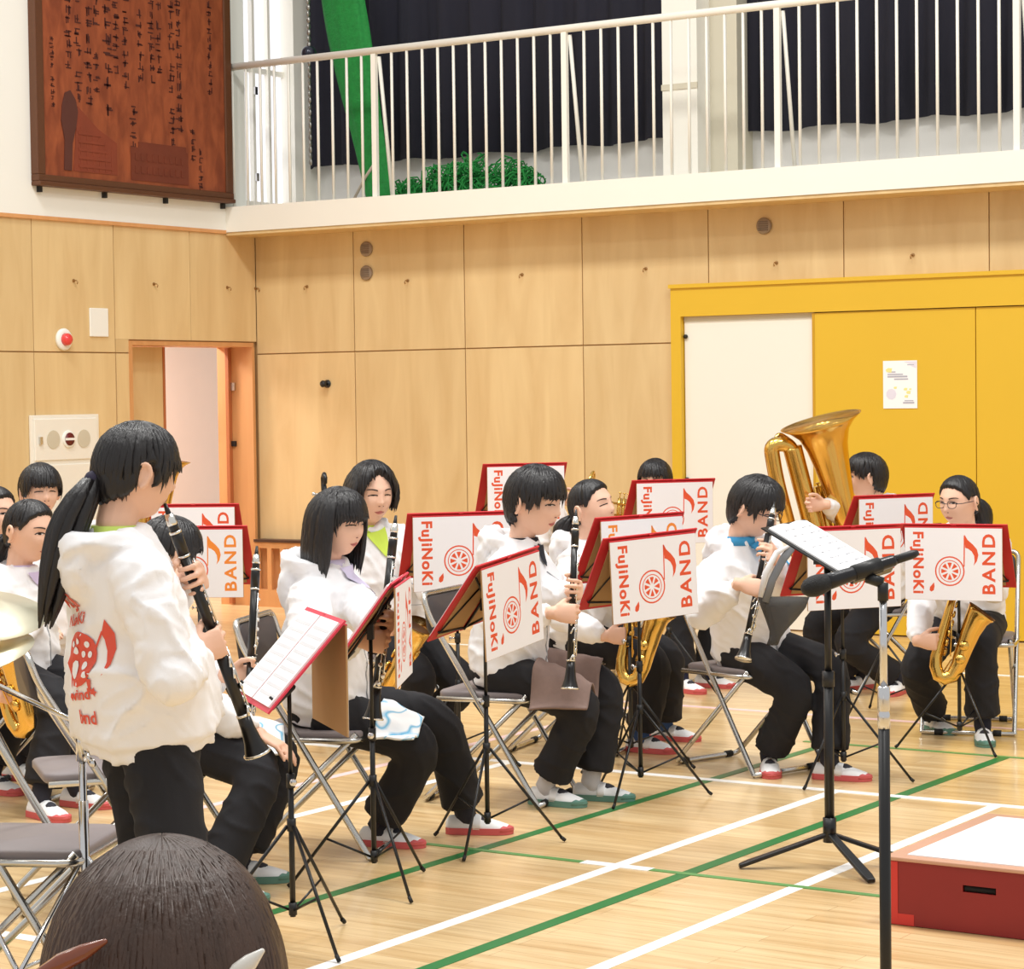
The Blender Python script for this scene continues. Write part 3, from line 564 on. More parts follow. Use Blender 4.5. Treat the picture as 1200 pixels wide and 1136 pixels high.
def music_stand(px, pytop, d, n_ang, who, legrot=0.3, banner=True, base=None, folder=RED, hue=0, roll=0.0, open_pages=False, drop=0.0, tilt=32, nofolder=False):
    """px, pytop: middle of the banner's top edge; n_ang: where the banner faces"""
    T = U(px, pytop, d); H = T.z; e = empty('music_stand', 'black folding music stand ' + who, 'music stand', (0, 0, 0), 0, 'folding music stands')
    ny = adir(n_ang); ex = V((ny.y, -ny.x, 0)); tl = R(tilt); DH = .30
    off = ny * (-(DH * .5) * math.sin(tl) - .03)
    base_p = V((T.x + off.x, T.y + off.y, 0)); e.location = base_p; e.rotation_euler = (0, 0, math.atan2(ny.y, ny.x) - PI / 2)
    Hc = H - .02 - DH * .5 * math.cos(tl) - .02
    tripod(e, Hc, legrot)
    # desk: local +Y = banner side.  top edge at +Y, bottom edge at -Y
    Ry = Matrix.Rotation(-roll, 3, 'Y')
    cz = Hc + .02
    up_d = V((0, math.sin(tl), math.cos(tl))); nrm = V((0, -math.cos(tl), math.sin(tl)))
    C = V((0, .0, cz))
    def D(u, v, h=0.0): return C + Ry @ (V((u, 0, 0)) + up_d * v + nrm * h)
    m_ = MB(); m_.tube([D(0, -DH * .48), D(0, DH * .48)], .006, 6); m_.build('desk_spine', BLACK, e, True)
    for sg in (-1, 1):
        m_ = MB(); m_.tube([D(0, -DH * .46), D(sg * .2, -DH * .38), D(sg * .2, -DH * .38, .03)], .004, 6); m_.build('desk_ledge', BLACK, e, True)
        m_ = MB(); m_.tube([D(0, .0), D(sg * .19, DH * .42)], .004, 6); m_.build('desk_arm', BLACK, e, True)
        m_ = MB(); m_.tube([D(sg * .2, -DH * .38), D(sg * .1, DH * .2)], .003, 6); m_.build('desk_link', BLACK, e, True)
    m_ = MB(); m_.box((0, .0, Hc), (.03, .02, .05)); m_.build('desk_bracket', BLACKP, e)
    m_ = MB(); m_.box(D(0, .005, .0048), (.375, DH - .01, .003), Ry @ Matrix((V((1, 0, 0)), up_d, nrm)).transposed()); m_.build('backing_board', CARD, e)
    if not nofolder:
        f = empty('music_folder', ('pink red' if folder is PINKRED else 'red') + ' music folder on stand ' + who, 'folder', base_p, e.rotation_euler.z, 'music folders on the stands')
        A = Matrix((V((1, 0, 0)), up_d, nrm)).transposed()
        for sg in (-1, 1):
            m_ = MB(); m_.box(D(sg * .116, .012, .010), (.228, DH + .03, .006), Ry @ A); m_.build('cover', folder, f)
            m_ = MB(); m_.box(D(sg * .112, .012, .0165), (.21, DH, .006), Ry @ A); m_.build('page', PAPER, f)
            m_ = MB(); m_.m = 0
            for k in range(9): m_.box(D(sg * .112, .125 - k * .029, .0198), (.18, .010, .0006), Ry @ A)
            q = m_.build('printed_staves', INK, f); q['kind'] = 'stuff'
        m_ = MB(); m_.box(D(0, .012, .008), (.02, DH + .03, .010), Ry @ A); m_.build('folder_spine', folder, f)
    if banner:
        bpos = e.location + Matrix.Rotation(e.rotation_euler.z, 3, 'Z') @ (D(0, DH * .5 + .012, .004) + V((0, .012, 0)))
        b = empty('banner_board', 'white red-lettered banner board hung on stand ' + who, 'banner', bpos, e.rotation_euler.z, 'lettered banners on the music stands')
        b.rotation_euler = (0, -roll, e.rotation_euler.z)
        for n, me in _bm.items():
            two = n.endswith('2'); base_n = n.rstrip('2')
            if hue == 0 and two: continue
            if hue == 1 and (base_n + '2') in _bm and not two: continue
            link({'lettering_l': 'lettering', 'lettering_r': 'lettering'}.get(base_n, base_n), me, b)
        m_ = MB(); m_.tube([(-BW / 2, 0, .001), (BW / 2, 0, .001)], .0035, 6); m_.build('top_edge_tape', folder, b)
    return e
music_stand(390, 722, 6.65, 18, 'in front of the standing ponytail clarinet player', .25, folder=PINKRED, roll=R(0), tilt=42)
music_stand(477, 680, 7.35, -4, 'in front of the girl with bob hair', .55, folder=PINKRED, roll=0, tilt=36)
music_stand(604, 654, 7.95, -28, 'before the boy with brown lap cloth', .2, roll=R(-5), tilt=38)
music_stand(769, 628, 8.85, -54, 'between the two boys in the clarinet row', .5, roll=R(-2.5))
music_stand(755, 606, 9.6, -56, 'in front of the girl with closed eyes', .1, hue=1, roll=R(-1))
music_stand(542, 603, 9.7, -74, 'before the saxophonist in lime shirt', .4)
music_stand(617, 545, 12.2, -74, 'before the trombone player', .2)
music_stand(792, 564, 11.8, -70, 'in front of the white door leaf', .3)
music_stand(1052, 582, 11.0, -64, 'under the tuba', .2)
music_stand(1003, 619, 9.15, -68, 'in front of the boy with glasses', .45)
music_stand(1116, 617, 9.95, -114, 'in front of the saxophone girl with glasses', .28)
music_stand(230, 619, 10.6, -96, 'near the doorway, front one of two', .3, hue=1)
music_stand(225, 593, 11.5, -96, 'near the doorway, rear one of two', .1)
# conductor's stand
bp = FL(968, 7.58); a_n = -23
cs = empty('conductor_stand', 'black conductor music stand with flat desk beside red podium', 'music stand', bp, arz(a_n))
# local +Y points to the conductor; desk rises away from him
zd = 1.02
m_ = MB(); m_.tube([(0, 0, .09), (0, 0, .62)], .016, 12); m_.build('lower_post', BLACK, cs, True)
m_ = MB(); m_.tube([(0, 0, .60), (0, 0, zd - .02)], .0115, 12); m_.build('upper_post', BLACK, cs, True)
m_ = MB(); m_.tube([(0, 0, .08), (0, 0, .16)], .022, 12); m_.build('base_hub', BLACK, cs, True)
m_ = MB(); m_.tube([(0, 0, .59), (0, 0, .64)], .02, 12); m_.build('height_clamp', BLACKP, cs, True)
rz0 = arz(a_n)
for aim in (184, -8, -72):
    dw = adir(aim); dl_ = Matrix.Rotation(-rz0, 3, 'Z') @ dw
    sd = V((-dl_.y, dl_.x, 0)); m_ = MB()
    m_.loft([[dl_ * r + sd * (k1 * w_) + V((0, 0, z + k2 * .007)) for k1, k2 in ((-1, -1), (1, -1), (1, 1), (-1, 1))] for r, w_, z in ((.01, .014, .105), (.1, .016, .075), (.27, .018, .02), (.30, .014, .009))])
    bevel(m_.build('leg', BLACK, cs), .004)
tl = R(30); du = V((0, -math.cos(tl), math.sin(tl))); dn = V((0, math.sin(tl), math.cos(tl))); A = Matrix((V((1, 0, 0)), -du, dn)).transposed(); dc = V((0, .0, zd + .015))
m_ = MB(); m_.box(dc, (.50, .34, .004), A); m_.build('desk', BLACK, cs)
m_ = MB(); m_.box(dc - du * .17 + dn * .025, (.50, .004, .055), A); m_.build('desk_lip', BLACK, cs)
m_ = MB(); m_.box((0, -.01, zd - .01), (.05, .06, .04)); m_.build('tilt_bracket', BLACKP, cs)
sc = empty('score_book', 'open white music score lying on the conductor stand', 'score', bp, arz(a_n))
for sg in (-1, 1):
    m_ = MB(); rings = []
    for i in range(7):
        t = i / 6; h = .004 + .016 * math.sin(PI * (1 - t) ** .6) * (1 - t) + .004; rings.append([dc + V((sg * (.004 + .215 * t), 0, 0)) + du * vv + dn * (hh) for vv, hh in ((-.15, .003), (.155, .003), (.155, h), (-.15, h))])
    m_.loft(rings); m_.build('page', PAPER, sc)
    m_ = MB()
    for k in range(8): m_.box(dc + V((sg * .095, 0, 0)) + du * (.12 - k * .034) + dn * .0156, (.11, .006, .0008), A)
    q = m_.build('printed_staves', INK, sc); q['kind'] = 'stuff'
# ================================================================== MICROPHONE STAND
D_ = 4.6; bp = FL(1033, D_); topz = U(1033, 702, D_).z
ms = empty('microphone_stand', 'tall straight microphone stand with black base tube and chrome top', 'mic stand', bp)
m_ = MB(); m_.lathe([(.13, 0), (.13, .012), (.05, .028), (.014, .034), (0, .034)], 28); m_.build('round_base', BLACK, ms, True)
zj = U(1033, 850, D_).z; zk = U(1033, 806, D_).z
m_ = MB(); m_.tube([(0, 0, .03), (0, 0, zj)], .0115, 14); m_.build('lower_tube', BLACK, ms, True)
m_ = MB(); m_.lathe([(0, zj - .01), (.0125, zj - .01), (.0125, zj + .02), (.0115, zj + .022), (.0115, zj + .026), (.0125, zj + .028), (.0125, zk - .004), (.0105, zk), (0, zk)], 16); m_.build('clutch', CHROME, ms, True)
m_ = MB(); m_.tube([(0, 0, zk - .01), (0, 0, topz)], .0078, 12); m_.build('upper_tube', CHROME, ms, True)
mh = U(952, 688, D_ - .02); mt = U(1054, 655, D_ + .05); ax = (mt - mh); L = .19; ax.normalize()
mid = mh + ax * .125
hb = Matrix.Translation(-bp)
m_ = MB(); m_.tube([V((0, 0, topz - .005)), V((0, 0, topz + .03))], .011, 10); m_.build('swivel', BLACKP, ms, True)
m_ = MB(); m_.tube([V((0, 0, topz + .03)), (mid - bp) + V((0, 0, -.016))], .011, 10); m_.tube([(mid - bp) - ax * .03, (mid - bp) + ax * .03], .0165, 12); m_.build('clip', BLACKP, ms, True)
mk = empty('microphone', 'black handheld microphone clipped on the tall stand', 'microphone', mh)
A4 = align(ax).to_4x4()
m_ = MB(); m_.lathe([(.0, .03), (.0165, .032), (.016, .05), (.0138, .10), (.0122, .185), (.010, .192), (0, .193)], 18, A4); m_.build('handle', mat('mic_body_black', (34, 34, 38), .28, .3, var=.05), mk, True)
m_ = MB(); m_.lathe([(0, -.024), (.010, -.021), (.0175, -.012), (.0212, .002), (.0212, .016), (.017, .034), (0, .034)], 18, A4); m_.build('grille', mat('mic_grille_black', (26, 26, 28), .6, .2, var=.3, vscale=(300, 300, 300), bump=.5, bscale=500), mk, True)
m_ = MB(); m_.lathe([(0, .188), (.009, .188), (.009, .235), (.006, .245), (0, .245)], 12, A4); m_.build('plug', BLACKP, mk, True)
# ================================================================== CYMBALS AND THEIR STANDS
CYM = mat('cymbal_bronze', (232, 226, 200), .36, .9, var=.06, vscale=(3, 3, 40))
def cymbal(c, nrm, r, lab):
    e = empty('cymbal', lab, 'cymbal', c); A4 = align(nrm).to_4x4(); k = r / .2
    m_ = MB(); m_.lathe([(.006, .03 * k), (.025 * k, .028 * k), (.035 * k, .014 * k), (.1 * k, .004 * k), (r, -.012 * k), (r, -.0135 * k), (.1 * k, .0025 * k), (.034 * k, .0125 * k), (.006, .027 * k)], 48, A4); m_.build('disc', CYM, e, True)
    m_ = MB(); m_.lathe([(.0, .030 * k), (.016, .030 * k), (.016, .040 * k), (0, .041 * k)], 14, A4); m_.build('felt', mat('grey_felt', (90, 86, 84), .9), e, True)
    m_ = MB(); m_.lathe([(0, -.02), (.004, -.02), (.004, .065 * k), (0, .066 * k)], 8, A4); m_.build('tilter_rod', CHROME, e, True)
    m_ = MB(); m_.lathe([(0, .041 * k), (.009, .041 * k), (.009, .056 * k), (0, .058 * k)], 8, A4); m_.build('wing_nut', CHROME, e, True)
    return e
nA = (V((0, 0, 1)) * .96 + adir(-70) * .26).normalized(); cA = U(-37, 716, 5.85)
cymbal(cA, nA, .195, 'bronze cymbal, upper one of two at the chrome boom stand')
nB = (V((0, 0, 1)) * .95 + adir(-90) * .22 + adir(180) * .16).normalized(); cB = U(-46, 766, 5.75)
cymbal(cB, nB, .18, 'bronze cymbal, lower one of two by the chrome boom stand')
bp = FL(88, 5.8); st = empty('cymbal_stand', 'chrome boom cymbal stand beside the standing ponytail player', 'cymbal stand', bp)
def loc(px, py, d): return U(px, py, d) - bp
zc_ = loc(86, 852, 5.8).z
m_ = MB(); m_.tube([(0, 0, .18), (0, 0, zc_ - .19)], .0125, 12); m_.build('lower_tube', CHROME, st, True)
m_ = MB(); m_.tube([(0, 0, .35), (0, 0, zc_ - .03)], .0095, 12); m_.build('upper_tube', CHROME, st, True)
zz = loc(88, 1040, 5.8).z
m_ = MB(); m_.lathe([(0, zz - .04), (.018, zz - .04), (.018, zz + .03), (0, zz + .03)], 14); m_.tube([(.01, 0, zz), (.055, .0, zz + .01)], .007, 8); m_.ell((.06, 0, zz + .012), (.008, .02, .01), n=8, m=6); m_.build('height_clamp', CHROME, st, True)
m_ = MB(); m_.lathe([(0, zc_ - .09), (.016, zc_ - .09), (.016, zc_ - .03), (.012, zc_ - .02), (0, zc_ - .02)], 14); m_.tube([(.0, 0, zc_ - .06), (.05, -.02, zc_ - .085)], .006, 8); m_.ell((.055, -.022, zc_ - .09), (.012, .006, .012), n=8, m=6); m_.build('boom_clamp', CHROME, st, True)
m_ = MB(); m_.lathe([(0, -.022), (.022, -.022), (.026, -.01), (.026, .01), (.022, .022), (0, .022)], 16, Matrix.Translation((0, 0, zc_)) @ align(adir(-80)).to_4x4()); m_.build('ratchet', CHROME, st, True)
a_, b_ = loc(-40, 786, 5.95), loc(190, 894, 5.6)
m_ = MB(); m_.tube([a_, b_], .0072, 10); m_.build('boom_arm', CHROME, st, True)
m_ = MB(); m_.tube([a_ - V((0, 0, .02)), a_ + (cA - bp - a_) * .97], .006, 8); m_.build('boom_tip', CHROME, st, True)
for k in range(3):
    a = 2 * PI * k / 3 + .4; m_ = MB(); m_.tube([(0, 0, .42), (.2 * math.cos(a), .2 * math.sin(a), .17), (.32 * math.cos(a), .32 * math.sin(a), .01)], .007, 8); m_.tube([(0, 0, .2), (.2 * math.cos(a), .2 * math.sin(a), .17)], .005, 6); m_.build('leg', CHROME, st, True)
bp2 = FL(-44, 5.75); st2 = empty('cymbal_stand', 'straight chrome cymbal stand under the lower cymbal', 'cymbal stand', bp2)
m_ = MB(); m_.tube([(0, 0, .12), (0, 0, cB.z - .02)], .009, 10); m_.build('tube', CHROME, st2, True)
for k in range(3):
    a = 2 * PI * k / 3; m_ = MB(); m_.tube([(0, 0, .35), (.26 * math.cos(a), .26 * math.sin(a), .008)], .007, 8); m_.build('leg', CHROME, st2, True)
# ================================================================== INSTRUMENTS
GREN = mat('black_grenadilla', (20, 18, 18), .3, var=.15, vscale=(60, 60, 6))
clar_parts = []
def _c(name, mb, m): clar_parts.append((name, mb.mesh(name, m, True)))
def seg(prof, name, m):
    mb = MB(); mb.lathe([(r, -z) for r, z in prof], 16); _c(name, mb, m)
seg([(0, .0), (.004, .001), (.0075, .03), (.0115, .06), (.0125, .075), (0, .075)], 'mouthpiece', GREN)
seg([(0, .025), (.010, .028), (.0128, .05), (.0128, .056), (0, .056)], 'ligature', SILVER)
seg([(0, .074), (.0135, .074), (.0148, .09), (.0142, .135), (0, .135)], 'barrel', GREN)
seg([(0, .138), (.0135, .138), (.0135, .355), (0, .355)], 'upper_joint', GREN)
seg([(0, .358), (.0138, .358), (.0145, .555), (0, .555)], 'lower_joint', GREN)
seg([(0, .558), (.016, .558), (.0175, .59), (.022, .625), (.031, .655), (.0335, .66), (.03, .66), (.02, .63), (0, .60)], 'bell', GREN)
for z, r in ((.075, .0155), (.1365, .0152), (.356, .0155), (.5565, .0172), (.6585, .0345)):
    seg([(0, z - .003), (r, z - .003), (r, z + .003), (0, z + .003)], 'ring', SILVER)
mb = MB()
for z in (.155, .345): mb.tube([(.0, .017, -z), (0, .0165, -z - .001)], .004, 6)
mb.tube([(.008, .0165, -.15), (.008, .0165, -.345)], .0024, 6); mb.tube([(-.008, .0165, -.37), (-.008, .0165, -.54)], .0024, 6); mb.tube([(.010, .0165, -.38), (.011, .0165, -.545)], .0024, 6); _c('key_rods', mb, SILVER)
for z, x, r in ((.17, 0, .006), (.205, .004, .007), (.235, 0, .0075), (.265, .0, .0075), (.295, -.002, .007), (.32, .008, .006), (.385, 0, .0078), (.415, 0, .0078), (.445, 0, .0078), (.485, .010, .009), (.52, -.006, .010), (.545, .008, .009)):
    mb = MB(); mb.lathe([(0, .0135), (r, .0135), (r, .018), (r * .6, .0195), (0, .0195)], 10, Matrix.Translation((x, 0, -z)) @ Matrix.Rotation(-PI / 2, 4, 'X')); _c('key_cup', mb, SILVER)
for z, sx in ((.40, 1), (.43, 1), (.30, -1), (.50, -1), (.53, 1)):
    mb = MB(); mb.tube([(0, .014, -z), (sx * .014, .012, -z - .008), (sx * .020, .004, -z - .03)], [(.0022), (.003), (.004)], 6); _c('side_lever', mb, SILVER)
def clarinet(T, B, front, lab):
    d = (B - T).normalized(); e = empty('clarinet', lab, 'clarinet', T, 0, 'clarinets')
    z = -d; y = V(front) - d * V(front).dot(d); y.normalize(); x = y.cross(z)
    e.rotation_euler = Matrix((x, y, z)).transposed().to_euler()
    for n, me in clar_parts: link(n, me, e)
    return e
sax_parts = []
def _s(name, mb, m): sax_parts.append((name, mb.mesh(name, m, True)))
mb = MB(); pts = [(0, 0, .56), (0, 0, .3), (0, 0, .10), (0, .008, .06), (0, .03, .025), (0, .06, .02), (0, .088, .04), (0, .1, .09), (0, .105, .16), (0, .112, .24), (0, .122, .30), (0, .13, .325), (0, .136, .338)]
mb.tube(pts, [.0115, .019, .026, .028, .029, .030, .031, .033, .037, .043, .052, .060, .066], 20); _s('body_tube', mb, GOLD)
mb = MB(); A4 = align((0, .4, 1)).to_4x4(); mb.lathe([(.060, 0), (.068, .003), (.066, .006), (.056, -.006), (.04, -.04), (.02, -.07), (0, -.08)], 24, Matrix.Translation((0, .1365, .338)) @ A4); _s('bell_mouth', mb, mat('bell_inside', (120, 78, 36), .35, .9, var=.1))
mb = MB(); mb.tube(rounded([(0, 0, .555), (0, 0, .60), (0, -.02, .635), (0, -.12, .655), (0, -.14, .65)], .04, 5), .0095, 12); _s('neck', mb, GOLD)
mb = MB(); mb.tube([(0, -.125, .653), (0, -.17, .638), (0, -.205, .622)], [.0125, .012, .005], 12); _s('mouthpiece', mb, GREN)
for k in range(10):
    z = .13 + k * .042; r = .019 - .0009 * k; x = .014 * (1 if k % 3 else -1)
    mb = MB(); mb.lathe([(0, .02), (r, .02), (r, .027), (r * .7, .030), (0, .030)], 12, Matrix.Translation((x, .006 - k * .0008, z)) @ Matrix.Rotation(-PI / 2, 4, 'X')); _s('key_cup', mb, GOLD)
for z, s_ in ((.12, 1), (.18, 1), (.22, -1)):
    mb = MB(); mb.lathe([(0, .0), (.022, .0), (.022, .008), (0, .010)], 12, Matrix.Translation((s_ * .04, .105, z)) @ Matrix.Rotation(s_ * PI / 2, 4, 'Y')); _s('bell_key', mb, GOLD)
mb = MB(); mb.tube([(.024, .012, .12), (.017, .012, .54)], .0032, 6); mb.tube([(-.024, .012, .10), (-.016, .010, .52)], .0032, 6); mb.tube([(.03, .06, .12), (.03, .02, .3)], .0032, 6); _s('key_rods', mb, GOLD)
mb = MB(); mb.tube([(0, .028, .2), (0, .075, .2)], .005, 6); mb.tube([(-.028, .04, .03), (-.04, .06, .1), (-.03, .1, .14)], .003, 6); _s('brace', mb, GOLD)
def saxophone(p, up_, bellway, lab, s=1.0):
    e = empty('saxophone', lab, 'saxophone', p, 0, 'saxophones'); z = V(up_).normalized(); y = V(bellway) - z * z.dot(V(bellway)); y.normalize(); x = y.cross(z)
    e.rotation_euler = Matrix((x, y, z)).transposed().to_euler(); e.scale = (s, s, s)
    for n, me in sax_parts: link(n, me, e)
    return e
tuba_parts = []
def _t(name, mb, m): tuba_parts.append((name, mb.mesh(name, m, True)))
mb = MB(); mb.lathe([(.19, .0), (.192, .003), (.186, .002), (.15, -.02), (.115, -.06), (.094, -.12), (.08, -.2), (.066, -.32), (.052, -.46), (.046, -.52), (.050, -.52), (.056, -.46), (.07, -.32), (.084, -.2), (.098, -.12), (.119, -.06), (.154, -.022), (.19, .0)], 40); _t('bell', mb, GOLD)
mb = MB(); mb.tube(rounded([(0, 0, -.50), (0, 0, -.68), (-.16, 0, -.68), (-.16, 0, -.10), (-.16, 0, -.08)], .09, 8), .045, 16); _t('bottom_bow', mb, GOLD)
mb = MB(); mb.tube(rounded([(-.16, 0, -.2), (-.17, 0, -.06), (-.255, 0, -.04), (-.27, 0, -.2), (-.27, 0, -.5)], .07, 8), [.04] * 11 + [.032] * 20 if False else .036, 14); _t('top_bow', mb, GOLD)
mb = MB(); mb.tube(rounded([(-.27, .02, -.48), (-.27, .02, -.62), (-.08, .05, -.62), (-.08, .06, -.3)], .06, 6), .022, 12); _t('branch', mb, GOLD)
for k in range(3):
    mb = MB(); mb.lathe([(0, -.52), (.017, -.52), (.018, -.505), (.016, -.50), (.016, -.34), (.018, -.33), (.015, -.32), (.004, -.318), (.004, -.295), (.011, -.293), (.011, -.288), (0, -.287)], 14, Matrix.Translation((-.03 - k * .042, .085, 0))); _t('valve', mb, SILVER if k == 9 else GOLD)
    mb = MB(); mb.tube(rounded([(-.03 - k * .042, .1, -.38), (-.03 - k * .042, .13, -.38), (-.03 - k * .042, .13, -.48 - .03 * k), (-.03 - k * .042, .1, -.48 - .03 * k)], .02, 4), .0075, 8); _t('valve_slide', mb, GOLD)
mb = MB(); mb.tube(rounded([(-.24, .02, -.06), (-.2, .05, -.0), (-.13, .05, -.08), (-.13, .05, -.3), (-.1, .06, -.42)], .05, 6), .010, 10); _t('tuning_slide', mb, GOLD)
mb = MB(); mb.tube(rounded([(-.12, .08, -.40), (-.02, .13, -.36), (.02, .2, -.33), (.045, .27, -.30), (.05, .30, -.295)], .05, 6), .0075, 8); _t('leadpipe', mb, GOLD)
mb = MB(); A4 = align((.01, .05, .005)).to_4x4(); mb.lathe([(0, 0), (.007, 0), (.01, .02), (.016, .045), (.014, .046), (0, .035)], 14, Matrix.Translation((.048, .29, -.296)) @ A4); _t('mouthpiece', mb, SILVER)
def tuba(p, up_, side_, lab, s=1.0):
    e = empty('tuba', lab, 'tuba', p, 0); z = V(up_).normalized(); x = V(side_) - z * z.dot(V(side_)); x.normalize(); y = z.cross(x)
    e.rotation_euler = Matrix((x, y, z)).transposed().to_euler(); e.scale = (s, s, s)
    for n, me in tuba_parts: link(n, me, e)
    return e
def trumpet(p, d, lab, up_=(0, 0, 1)):
    e = empty('trumpet', lab, 'trumpet', p); x = V(d).normalized(); z = V(up_) - x * x.dot(V(up_)); z.normalize(); y = z.cross(x)
    e.rotation_euler = Matrix((x, y, z)).transposed().to_euler()
    mb = MB(); M = Matrix.Rotation(PI / 2, 4, 'Y'); mb.lathe([(.006, .20), (.0075, .32), (.011, .39), (.02, .44), (.038, .47), (.062, .48), (.062, .482), (.036, .474), (.018, .445), (.006, .40)], 24, M); mb.build('bell', GOLD, e, True)
    mb = MB(); mb.tube(rounded([(.21, 0, 0), (.1, 0, 0), (.02, 0, 0), (.02, 0, -.06), (.1, 0, -.06), (.19, 0, -.06)], .028, 5), .0062, 10); mb.build('bell_bow', GOLD, e, True)
    mb = MB(); mb.tube(rounded([(-.02, .02, 0), (.37, .02, 0), (.37, .02, -.06), (.2, .02, -.06)], .028, 5), .0055, 10); mb.build('leadpipe', GOLD, e, True)
    for k in range(3):
        mb = MB(); mb.tube([(.16 + k * .026, .01, -.1), (.16 + k * .026, .01, .03)], .010, 10); mb.tube([(.16 + k * .026, .01, .03), (.16 + k * .026, .01, .055)], .003, 6); mb.tube([(.16 + k * .026, .01, .055), (.16 + k * .026, .01, .059)], .009, 10); mb.build('valve', GOLD, e, True)
    mb = MB(); mb.lathe([(0, -.085), (.013, -.085), (.012, -.07), (.005, -.045), (.0045, -.01), (0, -.01)], 14, Matrix.Translation((0, .02, 0)) @ M); mb.build('mouthpiece', SILVER, e, True)
    return e
def trombone(p, d, lab, up_=(0, 0, 1)):
    e = empty('trombone', lab, 'trombone', p); x = V(d).normalized(); z = V(up_) - x * x.dot(V(up_)); z.normalize(); y = z.cross(x)
    e.rotation_euler = Matrix((x, y, z)).transposed().to_euler(); M = Matrix.Rotation(PI / 2, 4, 'Y')
    mb = MB(); mb.lathe([(.008, -.25), (.010, .1), (.014, .22), (.03, .30), (.06, .345), (.1, .36), (.1, .363), (.058, .35), (.028, .305), (.008, .25)], 28, M); mb.build('bell', GOLD, e, True)
    mb = MB(); mb.tube(rounded([(-.24, 0, 0), (-.36, 0, 0), (-.36, .09, 0), (-.2, .09, 0), (.0, .09, 0)], .04, 6), .0085, 10); mb.build('tuning_slide', GOLD, e, True)
    mb = MB(); mb.tube(rounded([(-.02, .09, 0), (.6, .09, 0), (.6, .17, 0), (-.05, .17, 0)], .038, 6), .0068, 10); mb.build('hand_slide', GOLD, e, True)
    mb = MB(); mb.tube([(0, .09, 0), (0, .17, 0)], .005, 8); mb.build('slide_brace', GOLD, e, True); mb = MB(); mb.tube([(-.1, 0, 0), (-.1, .09, 0)], .005, 8); mb.build('bell_brace', GOLD, e, True)
    mb = MB(); mb.lathe([(0, -.1), (.014, -.1), (.012, -.085), (.006, -.055), (0, -.05)], 14, Matrix.Translation((0, .17, 0)) @ M); mb.build('mouthpiece', SILVER, e, True)
    return e
# ================================================================== PEOPLE
SKIN = mat('skin', (232, 186, 160), .55, var=.05, vscale=(14, 14, 14)); LIPS = mat('lips', (196, 112, 104), .45, var=.06); EYEW = mat('eye_white', (232, 226, 222), .3); IRIS = mat('dark_iris', (34, 22, 18), .2)
HAIR = mat('black_hair', (26, 23, 25), .42, var=.3, vscale=(70, 70, 6), bump=.35, bscale=90, bstretch=(1, 1, .12)); BROW = mat('eyebrow_hair', (58, 44, 40), .8)
HAIRB = mat('brown_hair', (66, 45, 34), .5, var=.4, vscale=(90, 90, 8), bump=.15, bscale=420, bstretch=(1, 1, .1))
HOOD = mat('white_sweat_fabric', (243, 242, 244), .85, var=.012, vscale=(20, 20, 20), bump=.05, bscale=300); NAVY = mat('black_trouser_cloth', (23, 22, 27), .85, var=.15, vscale=(25, 25, 25), bump=.06, bscale=250)
CANVAS = mat('white_canvas', (238, 238, 238), .8, var=.02)
SOLE = {'red': mat('red_rubber_sole', (206, 92, 92), .6, var=.06), 'green': mat('green_rubber_sole', (96, 140, 126), .6, var=.06)}
ELAST = mat('dark_elastic', (50, 50, 58), .8)
def head_pt(x, y, z):
    p = V((.073 * x, .093 * y, .107 * z)); k = max(0, -z)
    p.x *= 1 - .30 * k ** 1.5
    if y > 0: p.y = .093 * (abs(y) ** .82) * (1 - .03 * k)
    else: p.y *= 1 - .40 * k ** 1.4
    if y > 0:
        X, Z = p.x, p.z; g = lambda u, c, s: math.exp(-((u - c) / s) ** 2)
        p.y += .019 * g(X, 0, .0115) * g(Z, -.022, .013) + .008 * g(X, 0, .010) * g(Z, .002, .02)
        p.y -= .0085 * g(abs(X), .030, .016) * g(Z, .010, .012)
        p.y += .004 * g(Z, .032, .012) * g(X, 0, .05) + .006 * g(X, 0, .018) * g(Z, -.055, .011) + .007 * g(X, 0, .02) * g(Z, -.090, .014) + .004 * g(abs(X), .042, .02) * g(Z, -.028, .02)
        p.y -= .003 * g(X, 0, .02) * g(Z, -.072, .006)
    return p
def add_head(mb, M, hs):
    n, m = 44, 34; rings = []
    for i in range(m + 1):
        th = PI * (.015 + .97 * i / m); rings.append([M @ (head_pt(math.sin(th) * math.cos(2 * PI * k / n), math.sin(th) * math.sin(2 * PI * k / n), -math.cos(th)) * hs) for k in range(n)])
    mb.loft(rings)
    for sx in (-1, 1):
        A = M.to_3x3() @ Matrix.Rotation(sx * -.35, 3, 'Z') @ Matrix.Rotation(-.15, 3, 'X'); c = M @ (V((sx * .079, -.014, -.004)) * hs); mb.ell(c - A @ V((sx * .004, 0, 0)) * hs, (.008 * hs, .017 * hs, .027 * hs), A, 12, 8); mb.tube([c + A @ V((sx * .004, .019 * math.cos(t) * (.8 if math.sin(t) < 0 else 1), .030 * math.sin(t))) * hs for t in [-1.5 + k * .42 for k in range(13)]], [.006 * hs] * 13, 8)
